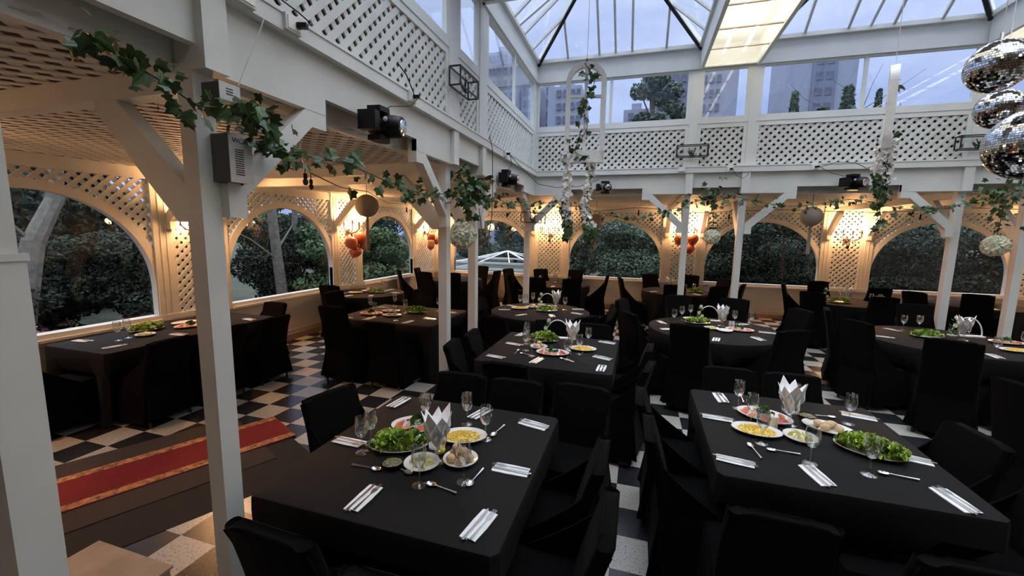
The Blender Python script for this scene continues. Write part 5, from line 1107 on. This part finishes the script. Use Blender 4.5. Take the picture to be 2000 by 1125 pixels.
garland([(4.68, 7.62, 2.66), (4.95, 7.6, 2.62), (5.3, 7.6, 2.60), (5.8, 7.6, 2.5)], 34, .085, 'ivy cluster under the disco balls', 7, .08, extra=(((4.9, 7.6, 2.62), .14, 50),))
for P, n, lb, sd in (([(1.17, 7.66, 2.66), (1.16, 7.68, 2.45), (1.17, 7.7, 2.2), (1.17, 7.72, 2.1)], 13, 'thin ivy strand above the white pompom by the back posts', 8), ([(4.80, 7.62, 2.6), (4.84, 7.65, 2.4), (4.86, 7.7, 2.1)], 13, 'ivy strand above the rightmost pompom', 9), ([(3.35, 7.6, 2.58), (3.42, 7.6, 2.3), (3.3, 7.6, 2.05)], 9, 'thin ivy strand hanging left of the rightmost back window', 10)):
    garland(P, n, .10, lb, sd, .03)
def mk_pom():
    r = random.Random(6); m = MB(); R_ = .155
    for i in range(170):
        z = 1-2*(i+.5)/170; a = i*2.39996; q = math.sqrt(1-z*z); v = Vector((q*math.cos(a), q*math.sin(a), z)); t = v.cross(Vector((0, 0, 1)) if abs(z) < .9 else Vector((1, 0, 0))).normalized(); b = v.cross(t); th = r.uniform(0, 6.28); x = t*math.cos(th)+b*math.sin(th); y = v.cross(x); s = .032; c = v*R_*.86
        m.add([c, c+x*s+v*s*.5, c+x*s*.5+y*s+v*s*.9, c-x*s*.5+y*s*.9+v*s*.7, c-x*s+v*s*.5], [(0, 1, 2), (0, 2, 3), (0, 3, 4)])
    m.ball((0, 0, 0), R_*.85, 16, 10); o = m.build('flower_ball', PETALC); tag(o, 'p', 'flower ball'); MB().tube([(0, 0, .12), (0, 0, .2)], .004, 5).build('hanger', IVYS, o); return o
POM = Proto(mk_pom)
for x, y, z, s, lb in ((-1.93, 4.39, 1.97, 1.0, 'white flower ball hanging between the two middle posts'), (1.17, 7.75, 2.0, .82, 'white flower ball hanging between the two back posts'), (4.87, 7.72, 1.94, .95, 'white flower ball hanging between the rightmost posts')): POM((x, y, z), 0, lb, 'white flower balls', (s, s, s))
def win_frame(name, loc, rz, W, H, lab, seed):
    o = empty(name, loc, rz, lab, 'window frame'); F = FR((0, 0, 0), (1, 0, 0), (0, 0, 1), (0, -1, 0)); m = MB(); t = .058; D = .04
    S = H-W; inn = [(-W+t, t*2.4)] + [((W-t)*math.cos(PI-PI*i/20), S+(W-t)*math.sin(PI*i/20)) for i in range(21)] + [(W-t, t*2.4)]
    out = [(-W, 0)] + [(W*math.cos(PI-PI*i/20), S+W*math.sin(PI*i/20)) for i in range(21)] + [(W, 0)]
    for i in range(len(inn)-1): m.prism([inn[i], inn[i+1], out[i+1], out[i]], F, -D, D)
    m.rect(F, -W, W, 0, t*2.4, -D, D); m.build('frame', PETAL, o)
    b = MB(); b.rect(F, -.018, .018, t*2.4, H-t, -D*.6, D*.6)
    for z in (S*.40, S*.82): b.rect(F, -W+t, W-t, z, z+.028, -D*.6, D*.6)
    b.build('glazing_bar', PETAL, o); MB().tube([(0, 0, H), (0, 0, H+1.2)], .003, 5).build('string', GREYM, o)
    return o
def flower_chain(P, n, lab, seed, ivy_from=.7):
    r = random.Random(seed); S_ = smooth(P, 8); o = MB().tube(S_, .004, 5).build('flower_garland', IVYS); tag(o, lab, 'flower garland'); m = MB(); l = MB()
    for i in range(n):
        t = r.random(); p = S_[int(t*(len(S_)-1))] + Vector((r.gauss(0, .022), r.gauss(0, .022), r.gauss(0, .02)))
        if t < ivy_from:
            for k in range(5):
                d = _sp(r).normalized(); x = d.cross(_sp(r)).normalized(); s = r.uniform(.024, .040); m.add([p, p+d*s+x*s*.7, p+d*s*1.6, p+d*s-x*s*.7], [(0, 1, 2, 3)])
        if t > ivy_from-.1 or r.random() < .12: leaf(l, p, (r.uniform(-.6, .6), r.uniform(-.6, .6), -1), (.1, -1, .2), r.uniform(.06, .095))
    m.build('petals', PETAL, o)['kind'] = 'stuff'; l.build('leaves', IVY, o)['kind'] = 'stuff'
win_frame('hanging_window_frame', (-.70, 5.2, 2.86), .18, .235, 1.15, 'white arched window frame with ivy hanging in front of the back wall', 1)
garland([(-.72, 5.14, 3.98), (-.60, 5.14, 3.75), (-.72, 5.13, 3.5), (-.66, 5.13, 3.25), (-.80, 5.13, 3.0), (-.62, 5.13, 2.9)], 44, .085, 'ivy threaded through the hanging arched window frame', 21, .05)
flower_chain([(-.90, 5.16, 2.98), (-.88, 5.15, 2.7), (-.90, 5.15, 2.4), (-.86, 5.15, 2.1), (-.86, 5.15, 1.98)], 130, 'white flower garland hanging from the left of the window frame', 31)
flower_chain([(-.60, 5.2, 2.86), (-.62, 5.18, 2.6), (-.66, 5.18, 2.3), (-.58, 5.18, 2.05), (-.60, 5.18, 1.95)], 150, 'fuller white flower garland hanging from the right of the window frame', 32)
win_frame('hanging_window_frame', (2.655, 6.0, 3.02), math.atan2(6.0, 2.655)+.03, .20, .93, 'white window frame seen edge on, hanging before the right windows', 2)
garland([(2.68, 5.95, 3.9), (2.62, 5.9, 3.6), (2.66, 5.92, 3.3), (2.6, 5.9, 3.0), (2.62, 5.9, 2.6), (2.62, 5.9, 2.45)], 40, .075, 'ivy on the edge-on hanging window frame', 22, .05)
flower_chain([(2.68, 5.95, 3.1), (2.66, 5.93, 2.9), (2.68, 5.92, 2.7), (2.64, 5.92, 2.5)], 60, 'white flower garland below the edge-on window frame', 33, .8)
flower_chain([(2.60, 5.9, 3.05), (2.57, 5.9, 2.85), (2.60, 5.9, 2.65)], 45, 'second white flower garland below the edge-on window frame', 34, .8)
# disco balls
def disco(c, r, lab):
    o = empty('disco_ball', c, 0, lab, 'disco ball', 'disco balls'); m = MB(); nv = int(PI*r/.017); R2 = random.Random(int(r*1000))
    for i in range(nv):
        t0, t1 = PI*i/nv+.004/r*0.35, PI*(i+1)/nv-.004/r*0.35; nu = max(4, int(2*PI*r*math.sin((t0+t1)/2)/.017))
        for j in range(nu):
            a0, a1 = 2*PI*(j+.06)/nu, 2*PI*(j+.94)/nu; q = []
            jx = R2.uniform(-.02, .02)
            for t, a in ((t0, a0), (t0, a1), (t1, a1), (t1, a0)): q.append(Vector((math.sin(t)*math.cos(a), math.sin(t)*math.sin(a), math.cos(t)))*r*(1+jx*.05*(1 if t == t0 else -1)))
            m.add(q, [(3, 2, 1, 0)])
    m.build('mirror_tiles', MIRROR, o)['kind'] = 'stuff'; MB().ball((0, 0, 0), r*.985, 24, 16).build('core', BLKP, o, True)
    MB().tube([(0, 0, r), (0, 0, r+.05)], .012, 8).build('cap', STEEL, o); MB().tube([(0, 0, r+.05), (0, 0, 4.9-c[2])], .003, 5).build('wire', STEEL, o)
disco((2.37, 4.0, 3.235), .175, 'upper mirrored disco ball at the right picture edge'); disco((2.66, 4.05, 2.70), .25, 'lower and larger mirrored disco ball at the right picture edge'); disco((2.72, 4.5, 3.06), .15, 'small disco ball half hidden between the two larger ones')
